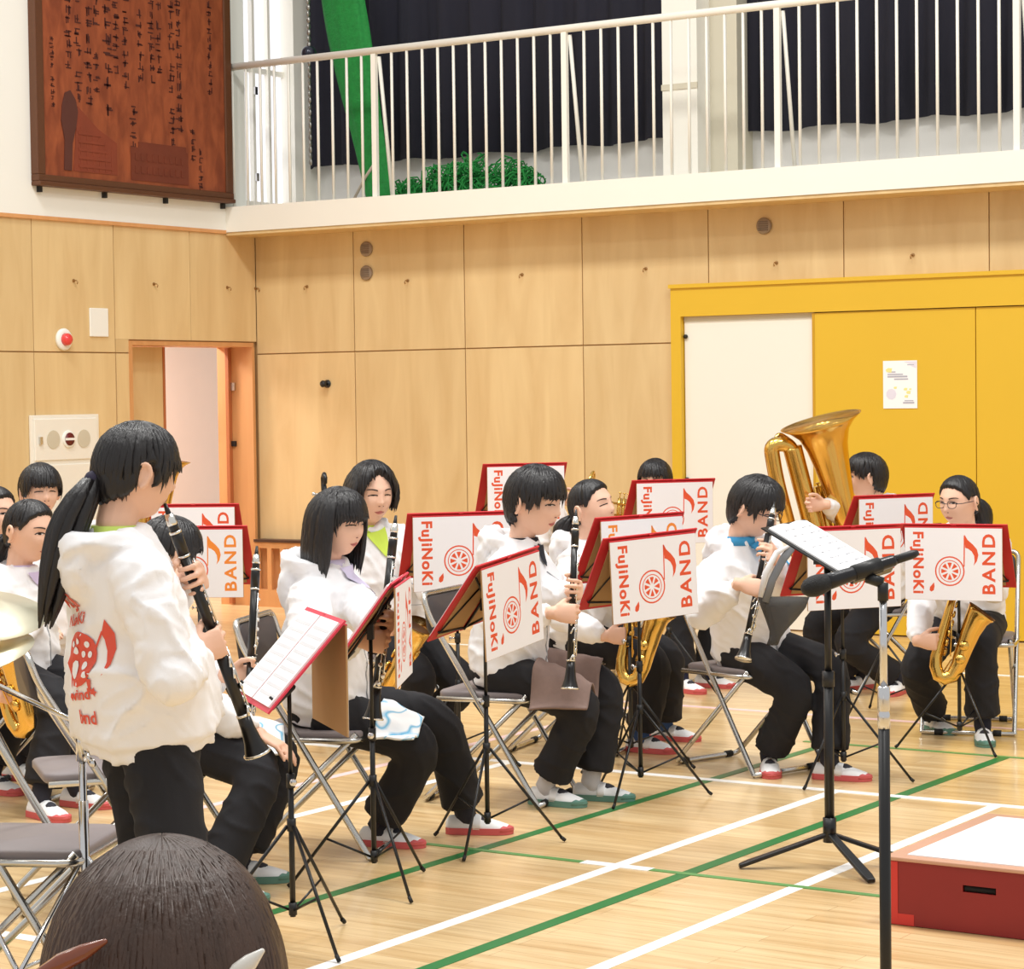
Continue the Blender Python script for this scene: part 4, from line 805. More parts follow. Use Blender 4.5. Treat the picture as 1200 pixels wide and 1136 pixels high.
def add_hand(mb, wrist, hd, pn, side_, s=1.0, curl=1.0):
    hd = hd.normalized(); pn = (pn - hd * pn.dot(hd)).normalized(); tx = hd.cross(pn) if side_ == 'R' else pn.cross(hd)
    rings = []
    for t, w_, h_ in ((-.02, .023, .019), (.01, .026, .017), (.035, .035, .0145), (.07, .039, .013), (.088, .037, .011)):
        c = wrist + hd * t * s; rings.append([c + tx * (w_ * math.cos(a) * s) + pn * (h_ * math.sin(a) * s) for a in [2 * PI * k / 14 for k in range(14)]])
    mb.loft(rings)
    for i, (lx, ln, r, b) in enumerate(((.0300, .068, .0080, 0), (.0102, .076, .0082, .1), (-.0100, .071, .0080, .2), (-.0296, .056, .0070, .32))):
        p = wrist + (hd * (.082 - .004 * abs(i - 1)) + tx * lx) * s; pts = [p - hd * .02 * s, p]; ang = 0.0
        for fr, ca in ((.45, .85 + b * .4), (.30, .95), (.25, .7)):
            ang += ca * curl; dv = hd * math.cos(ang) + pn * math.sin(ang) + tx * (.05 * (1.5 - i) / 1.5) * (1 if i < 4 else 0); p = p + dv.normalized() * ln * fr * s; pts.append(p)
        mb.tube(pts, [r * s, r * s, r * .96 * s, r * .9 * s, r * .8 * s], 9, round_end=True)
    p = wrist + (hd * .022 + tx * .026) * s; pts = [p - tx * .01 * s, p]
    for dv, ln in ((hd * .62 + tx * .55 + pn * .45, .040), (hd * .75 + tx * .15 + pn * (.35 + .5 * curl), .034), (hd * .75 - tx * .1 + pn * (.3 + .5 * curl), .022)):
        p = p + dv.normalized() * ln * s; pts.append(p)
    mb.tube(pts, [.013 * s, .0115 * s, .0100 * s, .0092 * s, .0075 * s], 9, round_end=True)
def ik(a, b, l1, l2, pole):
    d = b - a; L = d.length; mx = (l1 + l2) * .995
    if L > mx: k = L / mx; l1 *= k; l2 *= k
    x = (l1 * l1 - l2 * l2 + L * L) / (2 * L); h = math.sqrt(max(0.0001, l1 * l1 - x * x)); u = d / L; q = pole - u * pole.dot(u); q.normalize()
    return a + u * x + q * h
def wrinkle(me, amp, sc, seed, st=None):
    """cloth folds: soft swells with narrow creases that run on the slant"""
    n_ = [v.normal.copy() for v in me.vertices]; o = V((seed * 3.1, seed * 1.7, seed)); Rm = Matrix.Rotation(.6, 3, 'Y') @ Matrix.Rotation(.5, 3, 'X')
    for v, n in zip(me.vertices, n_):
        p = Rm @ v.co; p = V((p.x * .55, p.y * .8, p.z * 1.5)) * sc + o
        w1 = noise.noise(p * .6 + V((9, 2, 4))) * .9; p = p + V((w1, w1, w1 * .6))
        a = 1 - abs(noise.noise(p)) * 2.2; v.co += n * (amp * (max(0, a) ** 3 - .28))
    me.update()
def smooth01(t): t = max(0, min(1, t)); return t * t * (3 - 2 * t)
STYLES = {
 'short': dict(line=((0, .040), (.45, .036), (.8, .048), (1.05, .012), (1.25, -.012), (1.42, .012), (1.75, .014), (1.95, -.045), (2.2, -.065), (PI, -.080)), th=.022, jag=1),
 'boy':   dict(line=((0, .030), (.45, .026), (.75, .034), (1.0, .004), (1.22, -.022), (1.42, .006), (1.72, .008), (1.95, -.045), (2.2, -.070), (PI, -.090)), th=.023, jag=1),
 'part':  dict(line=((0, .084), (.25, .076), (.55, .058), (.8, .020), (1.0, -.02), (1.5, -.05), (2.2, -.085), (PI, -.10)), th=.024, jag=.4),
 'back':  dict(line=((0, .072), (.4, .068), (.75, .056), (1.0, .034), (1.25, .010), (1.42, .026), (1.75, .022), (1.95, -.03), (2.2, -.055), (PI, -.075)), th=.012, jag=.25),
 'bangs': dict(line=((0, .022), (.5, .018), (.8, .012), (1.0, -.006), (1.22, -.03), (1.42, .020), (1.75, .018), (1.95, -.04), (2.2, -.060), (PI, -.080)), th=.018, jag=.7),
}
def hairline(style, f):
    ln = STYLES[style]['line']
    for (a, za), (b, zb) in zip(ln[:-1], ln[1:]):
        if f <= b: return za + (zb - za) * smooth01((f - a) / (b - a))
    return ln[-1][1]
def tufts(mb, M, hs, style, seed, rows=3, n=58, r=.0085, lift=.0, skip=None):
    """tapering locks that follow the skull from the crown to the hairline"""
    rnd = random.Random(seed * 13 + 1); th = STYLES[style]['th']
    for lay in range(rows):
        for k in range(n):
            az = 2 * PI * (k + rnd.random()) / n; f = abs((az - PI / 2 + PI) % (2 * PI) - PI)
            if (style == 'back' and f < 1.3) or (style == 'part' and f < .45): continue
            zl = hairline(style, f) + (lay * .030 * rnd.random()) - .004 + rnd.uniform(-.010, .006) * STYLES[style]['jag']
            z0 = .102 - lay * .012 * rnd.random(); pts = []; rs = []; sw = rnd.uniform(-.16, .16)
            for i in range(9):
                t = i / 8; z = z0 + (zl - z0) * t ** 1.15; zz = max(-.95, min(.985, z / .107)); rr = math.sqrt(1 - zz * zz); a2 = az + sw * t * t
                p = head_pt(rr * math.cos(a2), rr * math.sin(a2), zz); nrm = V((p.x / .073 ** 2, p.y / .093 ** 2, p.z / .107 ** 2)).normalized()
                q = p + nrm * (th * (1.0 - .28 * t * t) * (.75 + .45 * max(0, zz)) + lift * t * t + rnd.uniform(0, .0012))
                pts.append(M @ (q * hs)); w_ = (.25 + 3 * t if t < .25 else 1.0) if t < .55 else max(.06, 1 - ((t - .55) / .45) ** 1.6); rs.append((r * hs * w_, r * .55 * hs * w_))
            mb.tube(pts, rs, 5, flat=M.to_3x3() @ V((-math.sin(az), math.cos(az), 0)))
def hair_cap(M, hs, style, seed, th_add=0.0, vol=1.0):
    st = STYLES[style]; ln = st['line']; th0 = st['th'] + th_add; n, m = 110, 60; rings = []; rnd = random.Random(seed); ph = [rnd.uniform(0, 6) for _ in range(4)]
    zt = lambda f: hairline(style, f); jg = st['jag']
    for i in range(m + 1):
        th = PI * (.01 + .98 * i / m); ring = []
        for k in range(n):
            az = 2 * PI * k / n; x, y, z = math.sin(th) * math.cos(az), math.sin(th) * math.sin(az), -math.cos(th)
            p = head_pt(x, y, z); q = V((.073 * x, .093 * y, .107 * z)); f = math.atan2(abs(p.x), p.y)
            zz = zt(f) + jg * (.0040 * math.sin(az * 23 + ph[0]) + .003 * math.sin(az * 41 + ph[1]))
            mk = smooth01((p.z - zz + .005) / .014); t_ = th0 * (.75 + .45 * max(0, z)) * (1 + .10 * math.sin(az * 19 + z * 7 + ph[2]) * (1 - abs(z)) + .06 * math.sin(az * 37 + ph[3]))
            nrm = V((x / .073, y / .093, z / .107)).normalized()
            base = p if p.length > q.length else q
            ring.append(M @ ((p + nrm * (-.012)) * (1 - mk) + (base + nrm * t_) * mk) if False else M @ (((p + nrm * (-.012)) * (1 - mk) + (base + nrm * t_) * mk) * hs))
        rings.append(ring)
    mb = MB(); mb.loft(rings); return mb
def locks(mb, M, hs, azs, z0, z1, out, seed, r=.011, curl=0.0):
    rnd = random.Random(seed)
    for az in azs:
        az += rnd.uniform(-.05, .05); zb = z1 + rnd.uniform(-.014, .010); pts = []; rs = []
        for i in range(14):
            t = i / 13; z = z0 + (zb - z0) * t ** 1.1; zz = max(0, min(.97, z / .107))
            rr = math.sqrt(1 - zz ** 2); c, s_ = math.cos(az), math.sin(az)
            e = out * (.75 + .35 * min(1, t * 2)) + rnd.uniform(-.0008, .0012) - curl * max(0, t - .7) * .06
            nz = V((c / .073 * rr, s_ / .093 * rr, zz / .107 * 1.0)).normalized()
            pts.append(M @ ((V((.073 * rr * c, .093 * rr * s_, z)) + V((nz.x * e, nz.y * e, max(0, nz.z) * e))) * hs)); w_ = min(1, .2 + t * 5) if t < .7 else max(.06, 1 - ((t - .7) / .3) ** 2); rs.append((r * hs * w_, r * .55 * hs * w_))
        mb.tube(pts, rs, 6, flat=M.to_3x3() @ V((-math.sin(az), math.cos(az), 0)))
def patch(bvh, M, hs, lo, hi, n, off, name, m, parent, sx=1, mid=0):
    """strip between curves lo(t), hi(t) given in face coordinates, laid on the face"""
    vs = []; fs = []; dirv = (M.to_3x3() @ V((0, -1, 0))).normalized(); rows = 2 + mid
    for i in range(n + 1):
        a, b = lo(i / n), hi(i / n)
        for j in range(rows):
            t = j / (rows - 1); u, v = a[0] + (b[0] - a[0]) * t, a[1] + (b[1] - a[1]) * t
            o = M @ (V((sx * u, .2, v)) * hs); h = bvh.ray_cast(o, dirv)
            q = h[0] if h[0] is not None else o + dirv * (.2 - .085) * hs
            vs.append(q - dirv * off)
    for i in range(n):
        for j in range(rows - 1): fs.append((i * rows + j, i * rows + rows + j, i * rows + rows + 1 + j, i * rows + 1 + j))
    mb = MB(); mb.add(vs, fs); return mb.build(name, m, parent, True)
shoe_cache = {}
def shoe_meshes(col):
    if col in shoe_cache: return shoe_cache[col]
    out = []; ys = [-.068, -.055, -.02, .03, .08, .12, .15, .165, .172]; ws = [.018, .030, .034, .037, .042, .042, .033, .020, .008]
    def ring(y, w_, z0, z1, n=14):
        return [V((w_ * math.cos(a), y, z0 + (z1 - z0) * max(0, math.sin(a)))) if 0 <= a <= PI else V((w_ * math.cos(a), y, z0)) for a in [2 * PI * k / n for k in range(n)]]
    mb = MB(); mb.loft([[V((w_ * 1.04 * c, y, z)) for c, z in ((-1, 0.001), (1, 0.001), (1, .024), (-1, .024))] for y, w_ in zip(ys, ws)]); out.append(('sole', sharp(mb.mesh('sole', SOLE[col])), []))
    hs_ = [.05, .066, .068, .066, .056, .044, .034, .026, .02]
    mb = MB(); mb.loft([ring(y, w_, .012, h) for y, w_, h in zip(ys, ws, hs_)]); out.append(('upper', mb.mesh('upper', CANVAS, True), []))
    mb = MB(); mb.loft([ring(y, w_ + .0015, .012, h) for y, w_, h in ((.128, .0415, .036), (.14, .037, .036), (.15, .0335, .033), (.165, .0205, .028), (.1735, .009, .022))]); out.append(('toe_cap', mb.mesh('toe_cap', SOLE[col], True), []))
    mb = MB(); mb.loft([ring(y, w_, .03, h) for y, w_, h in ((.060, .026, .066), (.07, .028, .0655), (.085, .022, .059), (.092, .012, .056))]); out.append(('elastic_gusset', mb.mesh('elastic_gusset', ELAST, True), []))
    mb = MB(); mb.loft([ring(y, w_, .02, h) for y, w_, h in ((.030, .0385, .0695), (.034, .0395, .071), (.056, .0415, .068), (.060, .0405, .066))]); out.append(('strap', mb.mesh('strap', CANVAS, True), []))
    shoe_cache[col] = out; return out
NP = [0]
def person(label, pel, a_body, headc, a_head, pitch=0, roll=0, feet=None, hands=None, standing=False, s=1.0, hs=1.0, style='short', hairm=None, shirt=None, eyes=1.0, glasses=False, shoe='red', sock=(40, 40, 50), vox=.0055, hips=None, top=None, bob=None, bangs=False, tail=None, shrink=1.0, detail=True, collar=True, tuft_n=58, tuft_r=.0085, shirt_v=.15):
    NP[0] += 1; seed = NP[0]
    rz = arz(a_body); root = empty('person', label, 'person', (pel.x, pel.y, 0), rz); W = Matrix.Translation((pel.x, pel.y, 0)) @ Matrix.Rotation(rz, 4, 'Z'); inv = W.inverted(); i3 = inv.to_3x3()
    hz = hips if hips else (.80 * s if standing else .50)
    hip = V((0, 0, hz)); hc = inv @ headc
    M = Matrix.Translation(hc) @ Matrix.Rotation(R(a_head - a_body), 4, 'Z') @ Matrix.Rotation(R(pitch), 4, 'X') @ Matrix.Rotation(R(roll), 4, 'Y')
    nb = hc + M.to_3x3() @ V((0, -.025, -.08)) * hs + V((0, -.012, -.056 * s)); sp = nb - hip; L = sp.length; sp.normalize(); side_ = V((1, 0, 0)); side_ = (side_ - sp * side_.dot(sp)).normalized(); fw = sp.cross(side_)
    def S(t, x=0, y=0): return hip + sp * (t * L) + side_ * x + fw * y
    def ring(t, a, b, y=0, n=20): return [S(t, a * math.cos(2 * PI * k / n), y + b * math.sin(2 * PI * k / n)) for k in range(n)]
    B = MB(); add_head(B, M, hs)
    B.tube([M @ (V((0, -.022, -.035)) * hs), nb + V((0, .0, .02)), nb - sp * .05], [.050 * hs, .050 * s, .058 * s], 14)
    B.loft([ring(t, a * s, b * s) for t, a, b in ((-.12, .09, .07), (0, .12, .08), (.3, .105, .075), (.6, .12, .08), (.82, .12, .075), (.95, .06, .05), (1.0, .045, .045))])
    H = MB(); hem = -.18 if standing else -.10
    hk = 1.2 if standing else 1.0
    H.loft([ring(t, a * s * (hk if t < .3 else 1), b * s * (hk if t < .3 else 1), y) for t, a, b, y in ((hem, .160, .128, .012), (hem + .075, .162, .130, .012), (hem + .10, .180, .150, .014), (.25, .178, .146, .01), (.5, .176, .138, .004), (.70, .176, .128, 0), (.82, .158, .112, -.004), (.90, .128, .094, -.006), (.96, .098, .080, -.004), (1.02, .070, .066, 0))])
    T = MB(); T.ell(hip + V((0, .0, .005)), (.165 * s, .125 * s, .11 * s), None, 18, 12)
    sh_info = {}
    for sd, sx in (('L', -1), ('R', 1)):
        shp = S(.815, sx * .150 * s, -.005); hd = (hands or {}).get(sd)
        if hd is None:
            knee_side = V((sx * .1, .26, hz + .115)); grip = knee_side; hdv = V((-sx * .15, .9, -.15)).normalized(); pn = V((0, 0, -1)); wrist = grip - hdv * .05; curl = .25
            if standing: wrist = S(-.05, sx * .26, .05); hdv = V((0, .1, -1)); pn = V((-sx, 0, 0)); curl = .5
        else:
            grip = inv @ hd['at']
            if 'pn' in hd:
                hdv = (i3 @ hd['hd']).normalized(); pn = (i3 @ hd['pn']).normalized(); wrist = grip - hdv * .06 - pn * .02
            else:
                u = (i3 @ hd['u']).normalized(); hint = i3 @ hd['hd'] if 'hd' in hd else (grip - (shp + V((sx * .06, .02, -.24))))
                hdv = (hint - u * hint.dot(u)).normalized(); pn = u.cross(hdv) if sd == 'R' else hdv.cross(u); wrist = grip - hdv * .078 * s - pn * .026 * s
            curl = hd.get('curl', 1.0)
        pole = i3 @ hd['pole'] if hd and 'pole' in hd else V((sx * .55, -.35, -.9))
        el = ik(shp, wrist, .265 * s, .235 * s, pole); fd = (wrist - el).normalized()
        B.tube([shp, el, wrist - fd * .01, wrist + hdv * .015], [.036 * s, .032 * s, .023 * s, .023 * s], 12); add_hand(B, wrist, hdv, pn, sd, s, curl)
        H.tube([S(.83, sx * .075 * s, -.004), shp + sp * -.012, shp * .55 + el * .45, el, el * .5 + wrist * .5, wrist - fd * .045, wrist - fd * .04, wrist - fd * .012], [.070 * s, .074 * s, .070 * s, .064 * s, .058 * s, .050 * s, .037 * s, .035 * s], 16)
        H.ell(el, (.064 * s, .064 * s, .064 * s), None, 12, 8); sh_info[sd] = (shp, el, wrist)
    # legs
    for i, sx in enumerate((-1, 1)):
        hp = hip + V((sx * .083 * s, .01, -.01)); ft = feet[i] if feet else None
        if ft: fp = inv @ ft[0]; an = V((fp.x, fp.y, .075)); tdv = i3 @ adir(ft[1]); lift = 0
        else: an = V((sx * .1, .02 if standing else .42, .075)); tdv = V((sx * .15, 1, 0)).normalized()
        an = an - tdv * .045
        kn = ik(hp, an, .385 * s, .375 * s, V((sx * .12, 1.0, .0 if standing else .55)))
        bp_ = rounded([hp, kn, an], .13, 6); B.tube(bp_ + [an + tdv * .045 + V((0, 0, -.048))], [.06 * s] + [.042 * s] * (len(bp_) - 2) + [.030 * s, .018 * s], 12)
        hemd = (an - kn).normalized(); he = an - hemd * .045
        pth = rounded([hp, kn, he], .095, 6); n_ = len(pth)
        T.tube(pth, [.100 * s] + [(.082 - .010 * k / (n_ - 3)) * s for k in range(n_ - 2)] + [.078 * s], 16)
        mb = MB(); mb.tube([he - hemd * .06, an, an + V((0, 0, -.045)) + tdv * .02], [.038 * s, .038 * s, .030 * s], 12); mb.build('sock', mat('sock_%d_%d_%d' % sock, sock, .9, var=.1), root, True)
        sh = bpy.data.objects.new('shoe', None); COL.objects.link(sh); sh.parent = root; sh.location = (an.x, an.y, 0); sh.rotation_euler = (0, 0, math.atan2(tdv.y, tdv.x) - PI / 2); sh.scale = (s, s, s)
        for n, me, _ in shoe_meshes(shoe): link(n, me, sh)
    # body
    me = remesh(B, 'body', vox, 2, .35); me.materials.append(SKIN); body = link('body', me, root)
    # hood
    hw = []
    for a in range(-125, 126, 25):
        t = R(a - 90); back = max(0, -math.sin(t)); front = max(0, math.sin(t))
        hw.append(S(1.0 - .01 - .13 * front - .01 * back, (.088 + .018 * back) * s * math.cos(t), (-.008 + (.088 + .036 * back) * math.sin(t)) * s))
    H.tube(hw, [(.020 + .020 * max(0, math.cos(R(a))) ** .8) * s for a in range(-125, 126, 25)], 12, round_end=True)
    H.loft([[S(t_, x_ * s * math.cos(2 * PI * k / 16), (y_ + d_ * math.sin(2 * PI * k / 16)) * s) for k in range(16)] for t_, x_, d_, y_ in ((.66, .02, .014, -.122), (.70, .062, .026, -.126), (.78, .092, .036, -.130), (.88, .104, .040, -.126), (.95, .098, .038, -.112), (.99, .07, .03, -.10))])
    me = remesh(H, 'hoodie', .0090, 5, .5); wrinkle(me, .012, 6.5, seed); wrinkle(me, .0045, 15, seed + 5); me.materials.append(HOOD); hood = link('hoodie', me, root)
    me2 = remesh(T, 'trousers', .010, 3, .5); wrinkle(me2, .007, 9, seed); me2.materials.append(NAVY); link('trousers', me2, root)
    hb = BVHTree.FromPolygons([v.co.copy() for v in me.vertices], [tuple(p.vertices) for p in me.polygons])
    def onhood(t, x, out=.004, frm=1):
        o = S(t, x, .4 * frm); h = hb.ray_cast(o, -fw * frm); return (h[0] + fw * frm * out) if h[0] is not None else S(t, x, .12 * frm)
    # hem and cuff ribs are shaped into the hoodie; zip and inner shirt are parts
    if shirt and not collar: mb = MB(); mb.tube([nb + V((0, -.004, -.03)), nb + V((0, -.004, .012))], [.068 * s, .057 * s], 18); mb.build('shirt_collar', mat('shirt_%d_%d_%d' % shirt, shirt, .85, var=.04), root, True)
    if collar:
        mb = MB(); mb.tube([onhood(.80 - .82 * k / 12, 0, .0015) for k in range(13)], .0028, 5); mb.build('zip', mat('grey_zip', (176, 178, 184), .4, .5), hood, True)
        if shirt:
            rows = []; mb = MB(); vs = []; fs = []
            for i in range(7):
                t = .99 - shirt_v * i / 6; hwid = .050 * s * (1 - i / 6) ** .8 + .002
                for j in range(7): vs.append(onhood(t, hwid * (j / 3 - 1), .009))
            for i in range(6):
                for j in range(6): fs.append((i * 7 + j, i * 7 + j + 1, i * 7 + j + 8, i * 7 + j + 7))
            mb.add(vs, fs); mb.build('inner_shirt', mat('shirt_%d_%d_%d' % shirt, shirt, .85, var=.04), root, True)
            mb = MB(); mb.tube([nb + V((0, .004, -.025)), nb + V((0, .004, .010))], [.068 * s, .056 * s], 18); mb.build('shirt_collar', mat('shirt_%d_%d_%d' % shirt, shirt), root, True)
    # face
    if detail:
        bb = BVHTree.FromPolygons([v.co.copy() for v in body.data.vertices], [tuple(p.vertices) for p in body.data.polygons])
        for sx in (-1, 1):
            op = eyes; cx, cz = .031, .008
            lo = lambda t: (cx + .0155 * (t * 2 - 1), cz + .001 - .0055 * op * math.sin(PI * t)); hi = lambda t: (cx + .0155 * (t * 2 - 1), cz + .001 + .0065 * op * math.sin(PI * t) ** .8)
            if op > .25:
                ey = patch(bb, M, hs, lo, hi, 8, .0008, 'eye', EYEW, body, sx, 1)
                ir = patch(bb, M, hs, lambda t: (cx + .0062 * (t * 2 - 1), max(lo(.5)[1] + .0005, cz - .0062 * math.sin(PI * t))), lambda t: (cx + .0062 * (t * 2 - 1), min(hi(.5)[1], cz + .0068 * math.sin(PI * t))), 8, .0016, 'iris', IRIS, body, sx, 1)
            patch(bb, M, hs, lambda t: (cx + .017 * (t * 2 - 1), cz - .0005 + .0065 * op * math.sin(PI * t) ** .8 - .003 * t), lambda t: (cx + .017 * (t * 2 - 1), cz + .0032 + .0068 * op * math.sin(PI * t) ** .8 - .003 * t), 8, .0022, 'upper_lid', IRIS, body, sx)
            patch(bb, M, hs, lambda t: (cx - .016 + .036 * t, .0255 + .004 * math.sin(PI * t * .8)), lambda t: (cx - .016 + .036 * t, .0305 + .0045 * math.sin(PI * t * .8) - .003 * t * t), 7, .0016, 'eyebrow', BROW, body, sx)
        patch(bb, M, hs, lambda t: (.021 * (t * 2 - 1), -.0565), lambda t: (.021 * (t * 2 - 1), -.0555 + .0062 * math.sin(PI * t) * (.8 + .2 * math.cos((t - .5) * 12))), 10, .0010, 'upper_lip', LIPS, body)
        patch(bb, M, hs, lambda t: (.019 * (t * 2 - 1), -.0575 - .0075 * math.sin(PI * t)), lambda t: (.019 * (t * 2 - 1), -.0572), 10, .0010, 'lower_lip', LIPS, body)
        patch(bb, M, hs, lambda t: (.018 * (t * 2 - 1), -.0577), lambda t: (.018 * (t * 2 - 1), -.0563), 10, .0014, 'mouth_line', mat('mouth_dark', (120, 60, 56), .6), body)
        for sx in (-1, 1): patch(bb, M, hs, lambda t: (.0055 + .006 * t, -.0335), lambda t: (.0055 + .006 * t, -.0305 + .001 * math.sin(PI * t)), 4, .0008, 'nostril', mat('mouth_dark', (120, 60, 56)), body, sx)
    # hair
    hm = hairm or HAIR; mbh = hair_cap(M, hs, style, seed); hair = mbh.build('hair', hm, root, True)
    mb = MB(); tufts(mb, M, hs, style, seed, 2 if style in ('back', 'part') else 3, tuft_n, tuft_r, .003 if style in ('short', 'boy') else 0); mb.build('hair_locks', hm, hair, True)
    if bob:
        mb = MB(); n = 54
        for lay, o_ in ((0, .015), (1, .021)):
            locks(mb, M, hs, [PI / 2 + bob.get('open', .8) + (2 * PI - 2 * bob.get('open', .8)) * k / (n - 1) for k in range(n)], .101 - lay * .004, bob['z'], o_ + bob.get('out', 0), seed + lay, .0135, bob.get('curl', .2))
        mb.build('side_locks', hm, hair, True)
    if bangs:
        mb = MB(); rnd = random.Random(seed)
        for k in range(17):
            az = PI / 2 + (k / 16 - .5) * 1.75; x = .073 * math.cos(az); pts = []
            for i in range(6):
                t = i / 5; z = .098 - (.098 - bangs + rnd.uniform(-.004, .006)) * t; zz = min(.98, z / .107); rr = math.sqrt(1 - zz * zz); e = .016 + .006 * t
                pts.append(M @ (V(((.073 * rr + e) * math.cos(az), (.093 * rr + e) * math.sin(az), z)) * hs))
            mb.tube(pts, [(.010 * hs, .005 * hs)] * 3 + [(.009 * hs, .004 * hs), (.006 * hs, .003 * hs), (.001, .001)], 6, flat=M.to_3x3() @ V((-math.sin(az), math.cos(az), 0)))
        mb.build('fringe', hm, hair, True)
    if tail:
        mb = MB(); base = M @ (V((0, -.105, tail.get('h', .02))) * hs); mb.ell(base, (.022, .02, .022), None, 10, 8); mb.build('hair_tie', mat('hair_tie_dark', (40, 34, 60), .7), hair, True)
        mb = MB(); rnd = random.Random(seed); Lt = tail['len']; td = i3 @ tail['dir']
        for k in range(15):
            a = 2 * PI * k / 15; off = V((math.cos(a), math.sin(a), 0)) * (.016 if k else 0); ln = Lt * rnd.uniform(.88, 1.0); pts = []; bk_ = (M.to_3x3() @ V((0, -1, 0)))
            for i in range(9):
                t = i / 8; q = base + bk_ * (.035 * math.sin(PI * min(1, t * 2.2) * .5)) + td * (.07 * t) * Lt / .3 + V((0, 0, -1)) * (ln * t) + off * (1 + 1.1 * math.sin(PI * t ** .7))
                pts.append(q)
            mb.tube(pts, [.010, .015, .017, .017, .016, .015, .012, .008, .002], 7)
        mb.build('ponytail', hm, hair, True)
    if glasses:
        gl = bpy.data.objects.new('glasses', None); COL.objects.link(gl); gl.parent = root; GM = mat('dark_glasses_frame', (40, 34, 40), .3, var=.1)
        for sx in (-1, 1):
            pts = [M @ (V((sx * .032 + .0225 * math.cos(t) * (1 + .12 * abs(math.sin(2 * t))), .100 - abs(.012 * math.cos(t)) * .5, .004 + .0155 * math.sin(t) * (1 + .12 * abs(math.sin(2 * t))))) * hs) for t in [2 * PI * k / 20 for k in range(21)]]
            mb = MB(); mb.tube(pts, .0016 * hs, 6); mb.build('rim', GM, gl, True)
            mb = MB(); mb.tube([M @ (V((sx * .055, .095, .008)) * hs), M @ (V((sx * .076, .07, .008)) * hs), M @ (V((sx * .082, -.005, .008)) * hs), M @ (V((sx * .082, -.025, -.008)) * hs)], .0018 * hs, 6); mb.build('temple_arm', GM, gl, True)
        mb = MB(); mb.tube([M @ (V((-.011, .101, .008)) * hs), M @ (V((0, .106, .010)) * hs), M @ (V((.011, .101, .008)) * hs)], .0016 * hs, 6); mb.build('bridge', GM, gl, True)
    if collar and shirt:
        mb = MB(); put_text(mb, 'FuJiNoKi', .02, lambda tx, ty: onhood(.62 + ty / L, -.055 - tx, .003)); put_text(mb, 'BAND', .02, lambda tx, ty: onhood(.56 + ty / L, -.060 - tx, .003)); mb.build('chest_print', mat('red_hoodie_print', (222, 84, 66), .8, var=.05), hood)['kind'] = 'stuff'
    tb = BVHTree.FromPolygons([v.co.copy() for v in me2.vertices], [tuple(p.vertices) for p in me2.polygons])
    return dict(tb=tb, onhood=onhood, L=L, hip=hip, inv=inv,root=root, hood=hood, hb=hb, S=S, fw=fw, side=side_, sp=sp, W=W, M=M, hs=hs, sh=sh_info, hair=hair)
# ================================================================== WHO SITS WHERE
def mix(a, b, t): return a + (b - a) * t
